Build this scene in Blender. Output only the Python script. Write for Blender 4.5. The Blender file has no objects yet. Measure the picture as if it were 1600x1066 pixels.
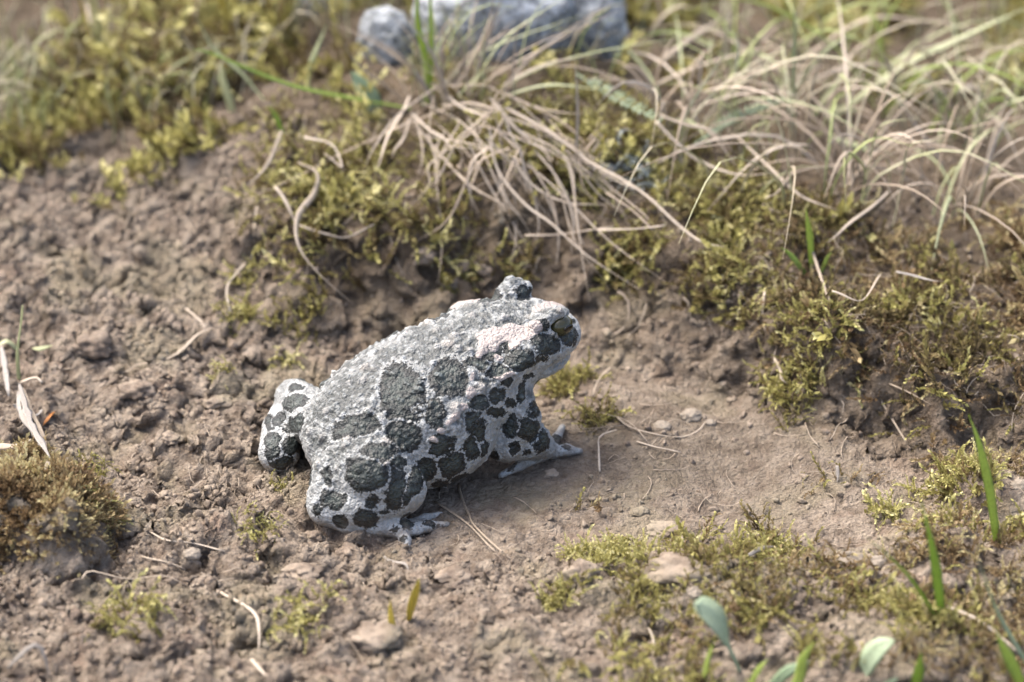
import bpy, math, random
import numpy as np
from mathutils import Vector, Matrix

# ------------------------------------------------------------------ camera, sky, sun, exposure
# all layout numbers below are centimetres (toad about 7 cm long); S turns them into metres
S = 0.01
scene = bpy.context.scene
col = scene.collection
CAM = np.array([0.0, -48.0, 28.5])
PITCH = math.radians(28)
LENS = 100.0
cd = bpy.data.cameras.new('camera'); cam = bpy.data.objects.new('camera', cd); col.objects.link(cam)
cd.lens = LENS; cd.sensor_width = 36; cd.clip_start = 0.02; cd.clip_end = 500
cam.location = Vector(CAM * S); cam.rotation_euler = (math.pi / 2 - PITCH, 0, 0)
cd.dof.use_dof = True; cd.dof.focus_distance = 0.547; cd.dof.aperture_fstop = 11.5; cd.dof.aperture_blades = 8
scene.camera = cam

SUN_EL, SUN_AZ = 58.0, 300.0          # azimuth clockwise from +Y: behind the bank, to the left
world = bpy.data.worlds.new('World'); scene.world = world; world.use_nodes = True
wn = world.node_tree; wn.nodes.clear()
wo = wn.nodes.new('ShaderNodeOutputWorld'); wb = wn.nodes.new('ShaderNodeBackground'); ws = wn.nodes.new('ShaderNodeTexSky')
ws.sky_type = 'NISHITA'; ws.sun_disc = False
ws.sun_elevation = math.radians(SUN_EL); ws.sun_rotation = math.radians(SUN_AZ)
ws.air_density = 0.6; ws.dust_density = 5.0; ws.ozone_density = 0.0
wb.inputs['Strength'].default_value = 0.15
wn.links.new(ws.outputs[0], wb.inputs['Color']); wn.links.new(wb.outputs[0], wo.inputs['Surface'])
sd = bpy.data.lights.new('sun', 'SUN'); so = bpy.data.objects.new('sun', sd); col.objects.link(so)
sd.energy = 1.15; sd.angle = math.radians(34); sd.color = (1.0, 0.975, 0.94)
_a, _e = math.radians(SUN_AZ), math.radians(SUN_EL)
sundir = Vector((math.sin(_a) * math.cos(_e), math.cos(_a) * math.cos(_e), math.sin(_e)))
so.rotation_euler = (-sundir).to_track_quat('-Z', 'Y').to_euler(); so.location = (-1, 1, 2)
scene.view_settings.view_transform = 'Standard'; scene.view_settings.look = 'None'
scene.view_settings.gamma = 1.0; scene.view_settings.exposure = 1.88
scene.view_settings.use_curve_mapping = False
scene.render.engine = 'CYCLES'

rng = np.random.default_rng(7); random.seed(7)

# ------------------------------------------------------------------ numpy noise
def _hash(ix, iy, iz, seed):
    h = (ix.astype(np.int64) * 374761393 + iy.astype(np.int64) * 668265263 + iz.astype(np.int64) * 2147483647 + seed * 974634777) & 0xffffffff
    h = ((h ^ (h >> 13)) * 1274126177) & 0xffffffff
    h = ((h ^ (h >> 16)) * 2246822519) & 0xffffffff
    h = h ^ (h >> 15)
    return (h & 0xffffff).astype(np.float64) / 0xffffff

def vn(P, seed=0):
    """value noise, P (N,2|3), returns -1..1"""
    P = np.asarray(P, float)
    if P.shape[1] == 2: P = np.c_[P, np.zeros(len(P))]
    i = np.floor(P).astype(np.int64); f = P - i; f = f * f * f * (f * (f * 6 - 15) + 10)
    out = 0
    for dx in (0, 1):
        for dy in (0, 1):
            for dz in (0, 1):
                w = (f[:, 0] if dx else 1 - f[:, 0]) * (f[:, 1] if dy else 1 - f[:, 1]) * (f[:, 2] if dz else 1 - f[:, 2])
                out = out + w * _hash(i[:, 0] + dx, i[:, 1] + dy, i[:, 2] + dz, seed)
    return out * 2 - 1

def fbm(P, oct=4, seed=0, gain=.5):
    P = np.asarray(P, float); a = 1; o = 0; t = 0
    for k in range(oct):
        o = o + a * vn(P * 2 ** k + 17.3 * k, seed + k); t += a; a *= gain
    return o / t

def worley(P, seed=0):
    """F1 distance and random id of the closest cell, P (N,2|3)"""
    P = np.asarray(P, float); d3 = P.shape[1] == 3
    if not d3: P = np.c_[P, np.zeros(len(P))]
    i = np.floor(P).astype(np.int64)
    best = np.full(len(P), 9.); bid = np.zeros(len(P))
    for dx in (-1, 0, 1):
        for dy in (-1, 0, 1):
            for dz in ((-1, 0, 1) if d3 else (0,)):
                cx, cy, cz = i[:, 0] + dx, i[:, 1] + dy, i[:, 2] + dz
                q = np.stack([cx + _hash(cx, cy, cz, seed), cy + _hash(cx, cy, cz, seed + 1),
                              cz + (_hash(cx, cy, cz, seed + 2) if d3 else 0)], 1)
                d = np.linalg.norm(q - P, axis=1); m = d < best
                best = np.where(m, d, best); bid = np.where(m, _hash(cx, cy, cz, seed + 3), bid)
    return best, bid

def sst(a, b, x):
    t = np.clip((x - a) / (b - a), 0, 1); return t * t * (3 - 2 * t)

# ------------------------------------------------------------------ object helpers
def tag(o, label=None, cat=None, group=None, kind=None):
    if label: o['label'] = label
    if cat: o['category'] = cat
    if group: o['group'] = group
    if kind: o['kind'] = kind
    return o

def empty(name, loc=(0, 0, 0), rz=0.0):
    o = bpy.data.objects.new(name, None); col.objects.link(o)
    o.location = Vector(loc) * S; o.rotation_euler = (0, 0, rz); o.empty_display_size = .005
    return o

def mesh_data(name, V, F, mat=None, smooth=True, attrs=None):
    """V (N,3) cm, F: (M,3|4) array or list of such arrays"""
    me = bpy.data.meshes.new(name)
    if not isinstance(F, (list, tuple)): F = [F]
    F = [np.asarray(f, np.int32) for f in F if len(f)]
    V = np.asarray(V, np.float32) * S
    me.vertices.add(len(V)); me.vertices.foreach_set('co', V.ravel())
    nl = sum(f.size for f in F); npoly = sum(len(f) for f in F)
    me.loops.add(nl); me.polygons.add(npoly)
    me.loops.foreach_set('vertex_index', np.concatenate([f.ravel() for f in F]))
    tot = np.concatenate([np.full(len(f), f.shape[1], np.int32) for f in F])
    st = np.r_[0, np.cumsum(tot)[:-1]].astype(np.int32)
    me.polygons.foreach_set('loop_start', st)
    me.polygons.foreach_set('use_smooth', np.full(npoly, smooth, bool))
    me.update(calc_edges=True); me.validate()
    for k, a in (attrs or {}).items():
        at = me.attributes.new(k, 'FLOAT', 'POINT'); at.data.foreach_set('value', np.asarray(a, np.float32))
    if mat: me.materials.append(mat)
    return me

def link(name, me, parent=None, loc=None):
    o = bpy.data.objects.new(name, me); col.objects.link(o)
    if parent: o.parent = parent
    if loc is not None: o.location = Vector(loc) * S
    return o

def mk(name, V, F, mat=None, parent=None, origin=None, smooth=True, attrs=None):
    V = np.asarray(V, float)
    if origin is not None: V = V - np.asarray(origin)
    return link(name, mesh_data(name, V, F, mat, smooth, attrs), parent, origin)

# ------------------------------------------------------------------ materials
class NT:
    def __init__(s, name):
        s.m = bpy.data.materials.new(name); s.m.use_nodes = True; s.t = s.m.node_tree; s.t.nodes.clear()
        s.out = s.n('ShaderNodeOutputMaterial'); s.b = s.n('ShaderNodeBsdfPrincipled')
        s.t.links.new(s.b.outputs[0], s.out.inputs['Surface'])
    def n(s, t, **k):
        x = s.t.nodes.new(t)
        for a, b in k.items(): setattr(x, a, b)
        return x
    def put(s, v, sock):
        if hasattr(v, 'is_linked') or hasattr(v, 'links'): s.t.links.new(v, sock)
        elif isinstance(v, (tuple, list)) and len(v) == 3 and sock.type == 'RGBA': sock.default_value = (*v, 1)
        else: sock.default_value = v
    def attr(s, name): return s.n('ShaderNodeAttribute', attribute_name=name).outputs['Fac']
    def coord(s, scale=1.0, world=False):
        v = s.n('ShaderNodeNewGeometry').outputs['Position'] if world else s.n('ShaderNodeTexCoord').outputs['Object']
        m = s.n('ShaderNodeVectorMath', operation='SCALE'); s.put(v, m.inputs[0]); m.inputs['Scale'].default_value = scale / S
        return m.outputs[0]
    def noise(s, vec, scale, detail=4, rough=.55, dist=0.0):
        x = s.n('ShaderNodeTexNoise'); s.put(vec, x.inputs['Vector']); x.inputs['Scale'].default_value = scale
        x.inputs['Detail'].default_value = detail; x.inputs['Roughness'].default_value = rough; x.inputs['Distortion'].default_value = dist
        return x.outputs['Fac']
    def voro(s, vec, scale, feature='F1', out='Distance'):
        x = s.n('ShaderNodeTexVoronoi', feature=feature); s.put(vec, x.inputs['Vector']); x.inputs['Scale'].default_value = scale
        return x.outputs[out]
    def math(s, op, a, b=0.0, c=0.0):
        x = s.n('ShaderNodeMath', operation=op)
        s.put(a, x.inputs[0]); s.put(b, x.inputs[1]); s.put(c, x.inputs[2]); return x.outputs[0]
    def ss(s, v, a, b, lo=0.0, hi=1.0):
        x = s.n('ShaderNodeMapRange', interpolation_type='SMOOTHSTEP'); s.put(v, x.inputs[0])
        x.inputs[1].default_value = a; x.inputs[2].default_value = b; x.inputs[3].default_value = lo; x.inputs[4].default_value = hi
        return x.outputs[0]
    def mix(s, f, a, b, mode='MIX'):
        x = s.n('ShaderNodeMix', data_type='RGBA', blend_type=mode); x.clamp_factor = True
        s.put(f, x.inputs[0]); s.put(a, x.inputs[6]); s.put(b, x.inputs[7]); return x.outputs[2]
    def ramp(s, f, stops):
        x = s.n('ShaderNodeValToRGB'); s.put(f, x.inputs[0]); e = x.color_ramp.elements
        while len(e) < len(stops): e.new(.5)
        for el, (p, c) in zip(e, stops): el.position = p; el.color = (*c, 1)
        return x.outputs[0]
    def bump(s, h, strength=1.0, dist=.01, normal=None):
        x = s.n('ShaderNodeBump'); s.put(h, x.inputs['Height']); x.inputs['Strength'].default_value = strength
        x.inputs['Distance'].default_value = dist * S
        if normal is not None: s.put(normal, x.inputs['Normal'])
        return x.outputs[0]
    def set(s, **k):
        for a, v in k.items(): s.put(v, s.b.inputs[a.replace('_', ' ')])
        return s

# ------------------------------------------------------------------ pixels of the photograph (1600 x 1066) <-> rays
CF = np.array([0, math.cos(PITCH), -math.sin(PITCH)]); CU = np.array([0, math.sin(PITCH), math.cos(PITCH)]); CR = np.array([1., 0, 0])
KPX = 1600 * LENS / 36
def ray(x, y): return CF + CR * (x - 800) / KPX + CU * (533 - y) / KPX
def proj(Q):
    v = np.atleast_2d(Q) - CAM; d = v @ CF
    return np.c_[800 + v @ CR / d * KPX, 533 - v @ CU / d * KPX]
# ------------------------------------------------------------------ terrain
EX = np.array([-40, -12, -9, -6.5, -4.7, -3.05, -1.2, 1, 2.6, 4.1, 5.3, 6.3, 8.3, 10.2, 14, 40])
EY = np.array([9.5, 8.8, 8.2, 6.8, 5.9, 5.7, 6.1, 6.3, 5.6, 4.9, 3.6, 2.5, 1.3, 1.1, .9, .9])
FX = np.array([-40, -9, -6.5, -4.5, -3, 3, 5, 8, 14, 40]); FH = np.array([.15, .2, .35, 1.0, 1.5, 1.55, 1.4, .95, .85, .85])
WX = np.array([-40, -4.5, -2.5, -.5, 3.5, 5, 6.5, 40]); WW = np.array([.8, .9, 1.5, 2.2, 2.3, 1.3, .8, .8])     # how far the earth face slopes out
def edge_y(x): return np.interp(x, EX, EY)
def H0(x, y):
    """broad form of the ground"""
    P = np.stack([x, y], 1)
    w = fbm(P * .35, 3, 3)
    e = edge_y(x) + .55 * w + .25 * vn(P * 1.3, 8)
    d = y - e
    face = np.interp(x, FX, FH) * np.clip((d + np.interp(x, WX, WW) + .3 * vn(P * 2.1, 6)) / (np.interp(x, WX, WW) + .45), 0, 1) ** 1.25 * (1 + .2 * vn(P * .9, 5))
    cen = np.exp(-((x + .3) / 5.2) ** 2); rgt = sst(4, 7, x)
    rise = np.clip(d, 0, 9)
    z = face + cen * 2.4 * (1 - np.exp(-rise / 2.4)) + rgt * 1.0 * (1 - np.exp(-rise / 3.5))
    left = sst(-2.5, -6, x)
    z = z + left * (.13 * np.clip(y - .5, 0, 11))
    z = z + .010 * np.clip(y - 14, 0, 400) * (1 + .4 * vn(P * .06, 61)) - .0 * y
    z = z + .22 * fbm(P * .45, 3, 12) * sst(1.2, 3.5, np.hypot((x + 1.0) / 1.3, y - .2)) + .9 * fbm(P * .045, 3, 77) * sst(12, 60, np.hypot(x, y))
    foot = sst(1.25, .75, np.hypot((x + 1.45) / 3.3, (y - .35) / 2.5)); z = z * (1 - foot) - .015 * foot
    # cushion on the left front and lumps on the right front
    for cx, cy, rx, ry, h in ((-8.7, -2.6, 1.4, 1.4, .85), (-9.8, -.4, 1.3, 1.0, .45), (4.6, -4.2, 2.2, 1.2, .28), (8.0, -3.6, 2.4, 1.6, .35), (9.6, -.9, 1.6, 1.2, .45), (1.4, -3.6, .7, .4, .18), (6.9, -6.2, 2.5, 1.3, .3)):
        r = np.hypot((x - cx) / rx, (y - cy) / ry) + .16 * vn(P * 1.1, 33); z = z + h * sst(1.05, .5, r)
    return z
def rough(x, y):
    r = .35 + .65 * sst(-1.5, -4.2, x + .15 * y)             # crumbly on the left
    r = np.maximum(r, .75 * sst(-2.2, -3.6, y))                # and in front
    sm = np.exp(-(((x - 3.2) / 3.4) ** 2 + ((y - .6) / 2.6) ** 2))   # smooth silt right of the toad
    r = r * (1 - .72 * sm)
    return r * (1 - .35 * sst(9, 12, y))
def H(x, y):
    x = np.atleast_1d(np.asarray(x, float)); y = np.atleast_1d(np.asarray(y, float))
    P = np.stack([x, y], 1); z = H0(x, y)
    near = sst(45, 22, np.hypot(x, y - 5)); R = rough(x, y) * near; dE = y - edge_y(x); R = np.maximum(R, .8 * near * sst(-2.2, -1.0, dE) * sst(1.6, .6, dE) * sst(-4.5, -3, x))
    und = sst(.9, 2.3, np.hypot((x + 1.5) / 1.5, (y - .2) / 1.1))    # pressed flat where the toad sits
    Pw = P + .25 * np.stack([vn(P * 1.7, 51), vn(P * 1.7, 52)], 1)
    d1, i1 = worley(Pw * np.array([.9, 1.05]), 101); d2, i2 = worley(Pw * 2.3, 111); d3, i3 = worley(P * 5.5, 121)
    b1 = np.sqrt(np.clip(1 - (d1 / .75) ** 2, 0, 1)) * i1; b2 = np.sqrt(np.clip(1 - (d2 / .68) ** 2, 0, 1)) * i2 * (vn(P * .8, 60) > -.35)
    b3 = np.sqrt(np.clip(1 - (d3 / .62) ** 2, 0, 1)) * i3 * (vn(P * 1.1, 63) > -.2)
    z = z + R * und * (.34 * b1 + .17 * b2) + (.15 + .85 * R) * near * (.3 + .7 * und) * (.055 * b3)
    rid = 1 - np.abs(fbm(Pw * .8, 3, 71)); z = z + R * und * .30 * (rid - .75)
    bil = np.abs(fbm(Pw * 3.1, 4, 81, .62)); z = z - near * (.22 * R + .035) * (.3 - bil) * .9 + near * (.05 * R + .02) * fbm(P * 9, 2, 85) + near * R * und * .16 * fbm(P * 1.9, 3, 83)
    return z
def dense(c, lo, hi, step, far, grow=1.22):
    a = list(np.arange(lo, hi, step)); s = step; p = a[-1]
    while p < far: s *= grow; p += s; a.append(p)
    s = step; p = lo; b = []
    while p > -far: s *= grow; p -= s; b.append(p)
    return np.array(b[::-1] + a)
GX = dense(0, -12.5, 12.5, .052, 3000); GY = dense(0, -9, 17, .052, 3000)
gx, gy = np.meshgrid(GX, GY, indexing='xy'); fx, fy = gx.ravel(), gy.ravel()
gz = H(fx, fy)
P2 = np.stack([fx, fy], 1); nearm = sst(40, 20, np.hypot(fx, fy - 5))
steep = np.hypot(np.gradient(gz.reshape(gx.shape), axis=0).ravel(), np.gradient(gz.reshape(gx.shape), axis=1).ravel()) / .052
jit = nearm * (.03 + .34 * sst(.5, 2.0, steep))
GV = np.stack([fx + jit * fbm(np.c_[P2 * 2.2, gz * 2.2], 3, 91), fy + jit * (fbm(np.c_[P2 * 2.2, gz * 2.6], 3, 95) - .25), gz], 1)
nxg, nyg = len(GX), len(GY); ii = (np.arange(nyg - 1)[:, None] * nxg + np.arange(nxg - 1)[None]).ravel()
GFq = np.stack([ii, ii + 1, ii + nxg + 1, ii + nxg], 1)
silt = np.exp(-(((fx - 3.4) / 3.6) ** 2 + ((fy - .9) / 2.4) ** 2)) * sst(7, 5, fy)
humus = np.clip((.55 * sst(-1.9, -.9, fy - edge_y(fx)) + .45 * sst(-.4, .5, fy - edge_y(fx))) * sst(-7, -4, fx) + sst(10, 13, fy), 0, 1)

gm = NT('soil')
wc = gm.coord(1.0, True)
n1 = gm.noise(wc, .55, 4); n2 = gm.noise(wc, 2.4, 5, .65); n3 = gm.noise(wc, 14, 4, .7); n4 = gm.noise(wc, 1.1, 3)
vo = gm.voro(wc, 11.0); vo2 = gm.voro(wc, 26.0)
c = gm.mix(gm.ss(n2, .32, .68), (.160, .124, .092), (.350, .292, .226))
c = gm.mix(gm.ss(n4, .52, .66, 0, .45), c, (.290, .205, .150))           # reddish clay
c = gm.mix(gm.ss(n1, .50, .62, 0, .55), c, (.255, .225, .150))           # olive algae film
c = gm.mix(gm.math('MULTIPLY', gm.attr('silt'), .85), c, gm.mix(gm.ss(n2, .3, .7), (.115, .092, .068), (.190, .158, .120)))  # silt tone, darkened so its colour also carries the shade of the bank
c = gm.mix(gm.math('MULTIPLY', gm.attr('humus'), .8), c, gm.mix(n2, (.060, .043, .028), (.19, .145, .095)))
c = gm.mix(gm.ss(n3, .55, .75, 0, .45), c, (.46, .39, .31))
c = gm.mix(gm.ss(n3, .45, .25, 0, .5), c, (.085, .060, .042))
gm.set(Base_Color=c, Roughness=.95, Specular_IOR_Level=.15)
hh = gm.math('ADD', gm.math('MULTIPLY', n3, 1.2), gm.math('MULTIPLY', gm.noise(wc, 45, 3, .7), .5))
hh = gm.math('ADD', hh, gm.math('ADD', gm.math('MULTIPLY', vo, -.9), gm.math('MULTIPLY', vo2, -.45)))
gm.put(gm.bump(hh, 1.0, .085), gm.b.inputs['Normal'])
ground = mk('ground', GV, GFq, gm.m, None, None, True, dict(silt=silt, humus=humus))
tag(ground, 'bare crumbly brown soil rising into a mossy bank', None, None, 'structure')

_G = gz.reshape(nyg, nxg)
def H(x, y):
    """height of the built ground sheet (bilinear)"""
    x = np.atleast_1d(np.asarray(x, float)); y = np.atleast_1d(np.asarray(y, float))
    i = np.clip(np.searchsorted(GX, x) - 1, 0, nxg - 2); j = np.clip(np.searchsorted(GY, y) - 1, 0, nyg - 2)
    u = np.clip((x - GX[i]) / (GX[i + 1] - GX[i]), 0, 1); v = np.clip((y - GY[j]) / (GY[j + 1] - GY[j]), 0, 1)
    return (_G[j, i] * (1 - u) + _G[j, i + 1] * u) * (1 - v) + (_G[j + 1, i] * (1 - u) + _G[j + 1, i + 1] * u) * v
def march(px, py, lift=0.0, t0=44., t1=110.):
    """point on the ray of a pixel that is 'lift' above the ground"""
    d = ray(px, py)
    for n_ in (700, 12):
        t = np.linspace(t0, t1, n_); Q = CAM + t[:, None] * d
        g = Q[:, 2] - H(Q[:, 0], Q[:, 1]) - lift; k = int(np.argmax(g < 0)) if (g < 0).any() else n_ - 1
        if k == 0: return Q[0]
        t0, t1 = t[k - 1], t[k]
    a, b = g[k - 1], g[k]; f = a / (a - b) if a != b else 0
    return Q[k - 1] + (Q[k] - Q[k - 1]) * f

# ------------------------------------------------------------------ crumbs, clods, pebbles
def ico(sub=1):
    t = (1 + 5 ** .5) / 2
    V = [(-1, t, 0), (1, t, 0), (-1, -t, 0), (1, -t, 0), (0, -1, t), (0, 1, t), (0, -1, -t), (0, 1, -t), (t, 0, -1), (t, 0, 1), (-t, 0, -1), (-t, 0, 1)]
    F = [(0, 11, 5), (0, 5, 1), (0, 1, 7), (0, 7, 10), (0, 10, 11), (1, 5, 9), (5, 11, 4), (11, 10, 2), (10, 7, 6), (7, 1, 8), (3, 9, 4), (3, 4, 2), (3, 2, 6), (3, 6, 8), (3, 8, 9), (4, 9, 5), (2, 4, 11), (6, 2, 10), (8, 6, 7), (9, 8, 1)]
    V = [np.array(v) / np.linalg.norm(v) for v in V]
    for _ in range(sub):
        mid = {}; NF = []
        def m(a, b):
            k = (min(a, b), max(a, b))
            if k not in mid: v = V[a] + V[b]; V.append(v / np.linalg.norm(v)); mid[k] = len(V) - 1
            return mid[k]
        for a, b, c_ in F:
            x, y, z = m(a, b), m(b, c_), m(c_, a); NF += [(a, x, z), (b, y, x), (c_, z, y), (x, y, z)]
        F = NF
    return np.array(V), np.array(F)
I1, IF1 = ico(1); I2, IF2 = ico(2); I3, IF3 = ico(3); I0, IF0 = ico(0)
def rotm(n):
    q = rng.normal(size=(n, 4)); q /= np.linalg.norm(q, axis=1, keepdims=True); w, x, y, z = q.T
    return np.stack([np.stack([1 - 2 * (y * y + z * z), 2 * (x * y - z * w), 2 * (x * z + y * w)], 1), np.stack([2 * (x * y + z * w), 1 - 2 * (x * x + z * z), 2 * (y * z - x * w)], 1), np.stack([2 * (x * z - y * w), 2 * (y * z + x * w), 1 - 2 * (x * x + y * y)], 1)], 1)
def scatter_mesh(templates, pos, rot, scl, tint=None, ttint=None):
    """templates: list of (V,F); returns joined V, F, tint"""
    VV = []; FF = []; TT = []; off = 0; which = rng.integers(0, len(templates), len(pos))
    for k, (V, F) in enumerate(templates):
        m = np.where(which == k)[0]
        if not len(m): continue
        W = np.einsum('nij,vj->nvi', rot[m], V) * scl[m][:, None, :] + pos[m][:, None, :]
        VV.append(W.reshape(-1, 3)); FF.append((F[None] + (np.arange(len(m)) * len(V))[:, None, None]).reshape(-1, F.shape[1]) + off); off += len(m) * len(V)
        if tint is not None:
            a = np.repeat(tint[m][:, None], len(V), 1)
            if ttint is not None: a = a + ttint[k][None]
            TT.append(a.ravel())
    return np.concatenate(VV), np.concatenate(FF), (np.concatenate(TT) if TT else None)

cm = NT('soil_crumb')
cw = cm.coord(1.0, True)
cc = cm.mix(cm.ss(cm.noise(cw, 2.0, 4), .3, .7), (.155, .12, .09), (.31, .255, .195)); cc = cm.mix(cm.ss(cm.noise(cw, .55, 4), .5, .62, 0, .5), cc, (.25, .225, .155))
cc = cm.mix(cm.ss(cm.noise(cw, 16, 4, .7), .5, .75, 0, .3), cc, (.40, .345, .28))
cm.set(Base_Color=cc, Roughness=.95, Specular_IOR_Level=.12, Normal=cm.bump(cm.noise(cw, 24, 4, .7), .9, .05))

def crumbs(n, lo, hi):
    x = rng.uniform(-13, 13, n * 4); y = rng.uniform(-9, 13, n * 4); P = np.stack([x, y], 1)
    keep = rng.random(n * 4) < np.clip(rough(x, y) * 1.1 * sst(-.35, .45, vn(P * .9, 201)), 0.10, 1) * np.where(np.hypot((x + 1.5) / 3.0, (y - .3) / 2.1) < 1, .02, 1)
    x, y = x[keep][:n], y[keep][:n]; m = len(x); r = lo + (hi - lo) * rng.random(m) ** 3
    pos = np.stack([x, y, H(x, y) + r * .12], 1)
    return scatter_mesh(CT, pos, rotm(m), r[:, None] * rng.uniform(.7, 1.25, (m, 3)))
CT = []
for k in range(6):
    v = I1 * (1 + .55 * vn(I1 * 1.9 + 9 * k, 300 + k) + .30 * vn(I1 * 5 + k, 310))[:, None]; CT.append((v * np.array([1, .85, .6]), IF1))
V, F, _ = crumbs(16000, .016, .10)
tag(mk('soil_crumbs', V, F, cm.m), 'small brown soil crumbs strewn over the bare ground', 'soil crumbs', None, 'stuff')

def clod(px, py, rx, ry, label, name='soil_clod', cat='clod', mat=None, seed=0, lump=.5, h=.8, group=None):
    p = march(px, py); t = (p - CAM) @ CF; r = rx * t / KPX; rz = ry * t / KPX * h
    v = I3 * (1 + lump * fbm(I3 * 1.5 + seed * 3.7, 3, 400 + seed) + .22 * fbm(I3 * 4 + seed, 3, 420))[:, None] * np.array([r, r * .9, rz])
    zz = H([p[0]], [p[1] + r * .5])[0]; c_ = np.array([p[0], p[1] + r * .5, zz - rz * .05])
    o = mk(name, v + c_, IF3, mat or cm.m, None, c_); return tag(o, label, cat, group)
pm = NT('pebble'); pw = pm.coord()
pm.set(Base_Color=pm.mix(pm.ss(pm.noise(pw, 3, 5), .3, .7), (.15, .125, .095), (.27, .23, .175)), Roughness=.8, Normal=pm.bump(pm.noise(pw, 14, 4), .5, .04))
for i, (x, y, rx, ry, lab) in enumerate([
    (1081, 656, 17, 15, 'small round olive-brown pebble at the foot of the bank'),
    (1035, 668, 14, 10, 'flat dark pebble lying beside the round olive-brown pebble'),
    (1330, 884, 24, 17, 'smooth pinkish-brown pebble among the brown moss'),
    (1374, 886, 15, 13, 'little brown pebble touching the smooth pinkish-brown pebble'),
    (1595, 765, 16, 18, 'pale beige pebble half sunk in yellow moss at the margin'),
    (1110, 665, 9, 8, 'tiny pale pebble behind the round olive-brown pebble'),
    (1085, 935, 14, 12, 'dark purple-brown pebble behind the spoon-shaped leaf'),
    (300, 880, 14, 12, 'small grey pebble in the shade of the moss cushion')]):
    clod(x, y, rx, ry, lab, 'pebble', 'pebble', pm.m, i + 1, .16)
for i, (x, y, rx, ry, lab) in enumerate([
    (712, 912, 32, 18, 'long ridged grey-brown clod in front of the toad'),
    (908, 900, 24, 24, 'upright dark clod beside the yellow-green moss patch'),
    (1060, 915, 46, 30, 'wide olive-grey clod behind the spoon-shaped leaf'),
    (545, 868, 18, 14, 'round grey clod below the hind foot of the toad'),
    (488, 846, 16, 12, 'small olive clod next to the hind heel of the toad'),
    (760, 447, 22, 18, 'pale rounded clod under the moss overhang'),
    (705, 455, 18, 15, 'brown clod lodged in the bank face'),
    (660, 420, 20, 16, 'dark crumbly clod below the moss overhang'),
    (725, 432, 16, 13, 'grey clod wedged beside the pale rounded clod'),
    (140, 560, 34, 24, 'pinkish crumbly clod near the small yellow seedling'),
    (215, 620, 28, 18, 'knobbly olive clod on the slope left of the toad'),
    (340, 640, 22, 14, 'knobbly brown clod close to the left hind leg of the toad'),
    (265, 700, 18, 12, 'small dark clod beside the brown moss cushion'),
    (590, 1010, 40, 22, 'blurred brown clod in the front soil'),
    (470, 905, 28, 16, 'low crusty clod beside the curled yellow moss'),
    (1390, 800, 16, 12, 'reddish clod under the yellow moss sprigs'),
    (1000, 805, 14, 10, 'tiny clod on the smooth silt'),
    (1035, 838, 26, 12, 'flat grey clod on the smooth silt'),
    (860, 745, 12, 8, 'tiny dark clod in front of the toad hand')]):
    clod(x, y, rx, ry, lab, seed=20 + i, h=.75)
# ------------------------------------------------------------------ the toad (SDF body, one continuous mesh)
TH = math.radians(32); TO = np.array([-1.6, 0.3, 0.0])
def toad_world(P):
    P = np.asarray(P, float); c, s_ = math.cos(TH), math.sin(TH)
    return np.stack([P[..., 0] * c - P[..., 1] * s_, P[..., 0] * s_ + P[..., 1] * c, P[..., 2]], -1) + TO

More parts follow.
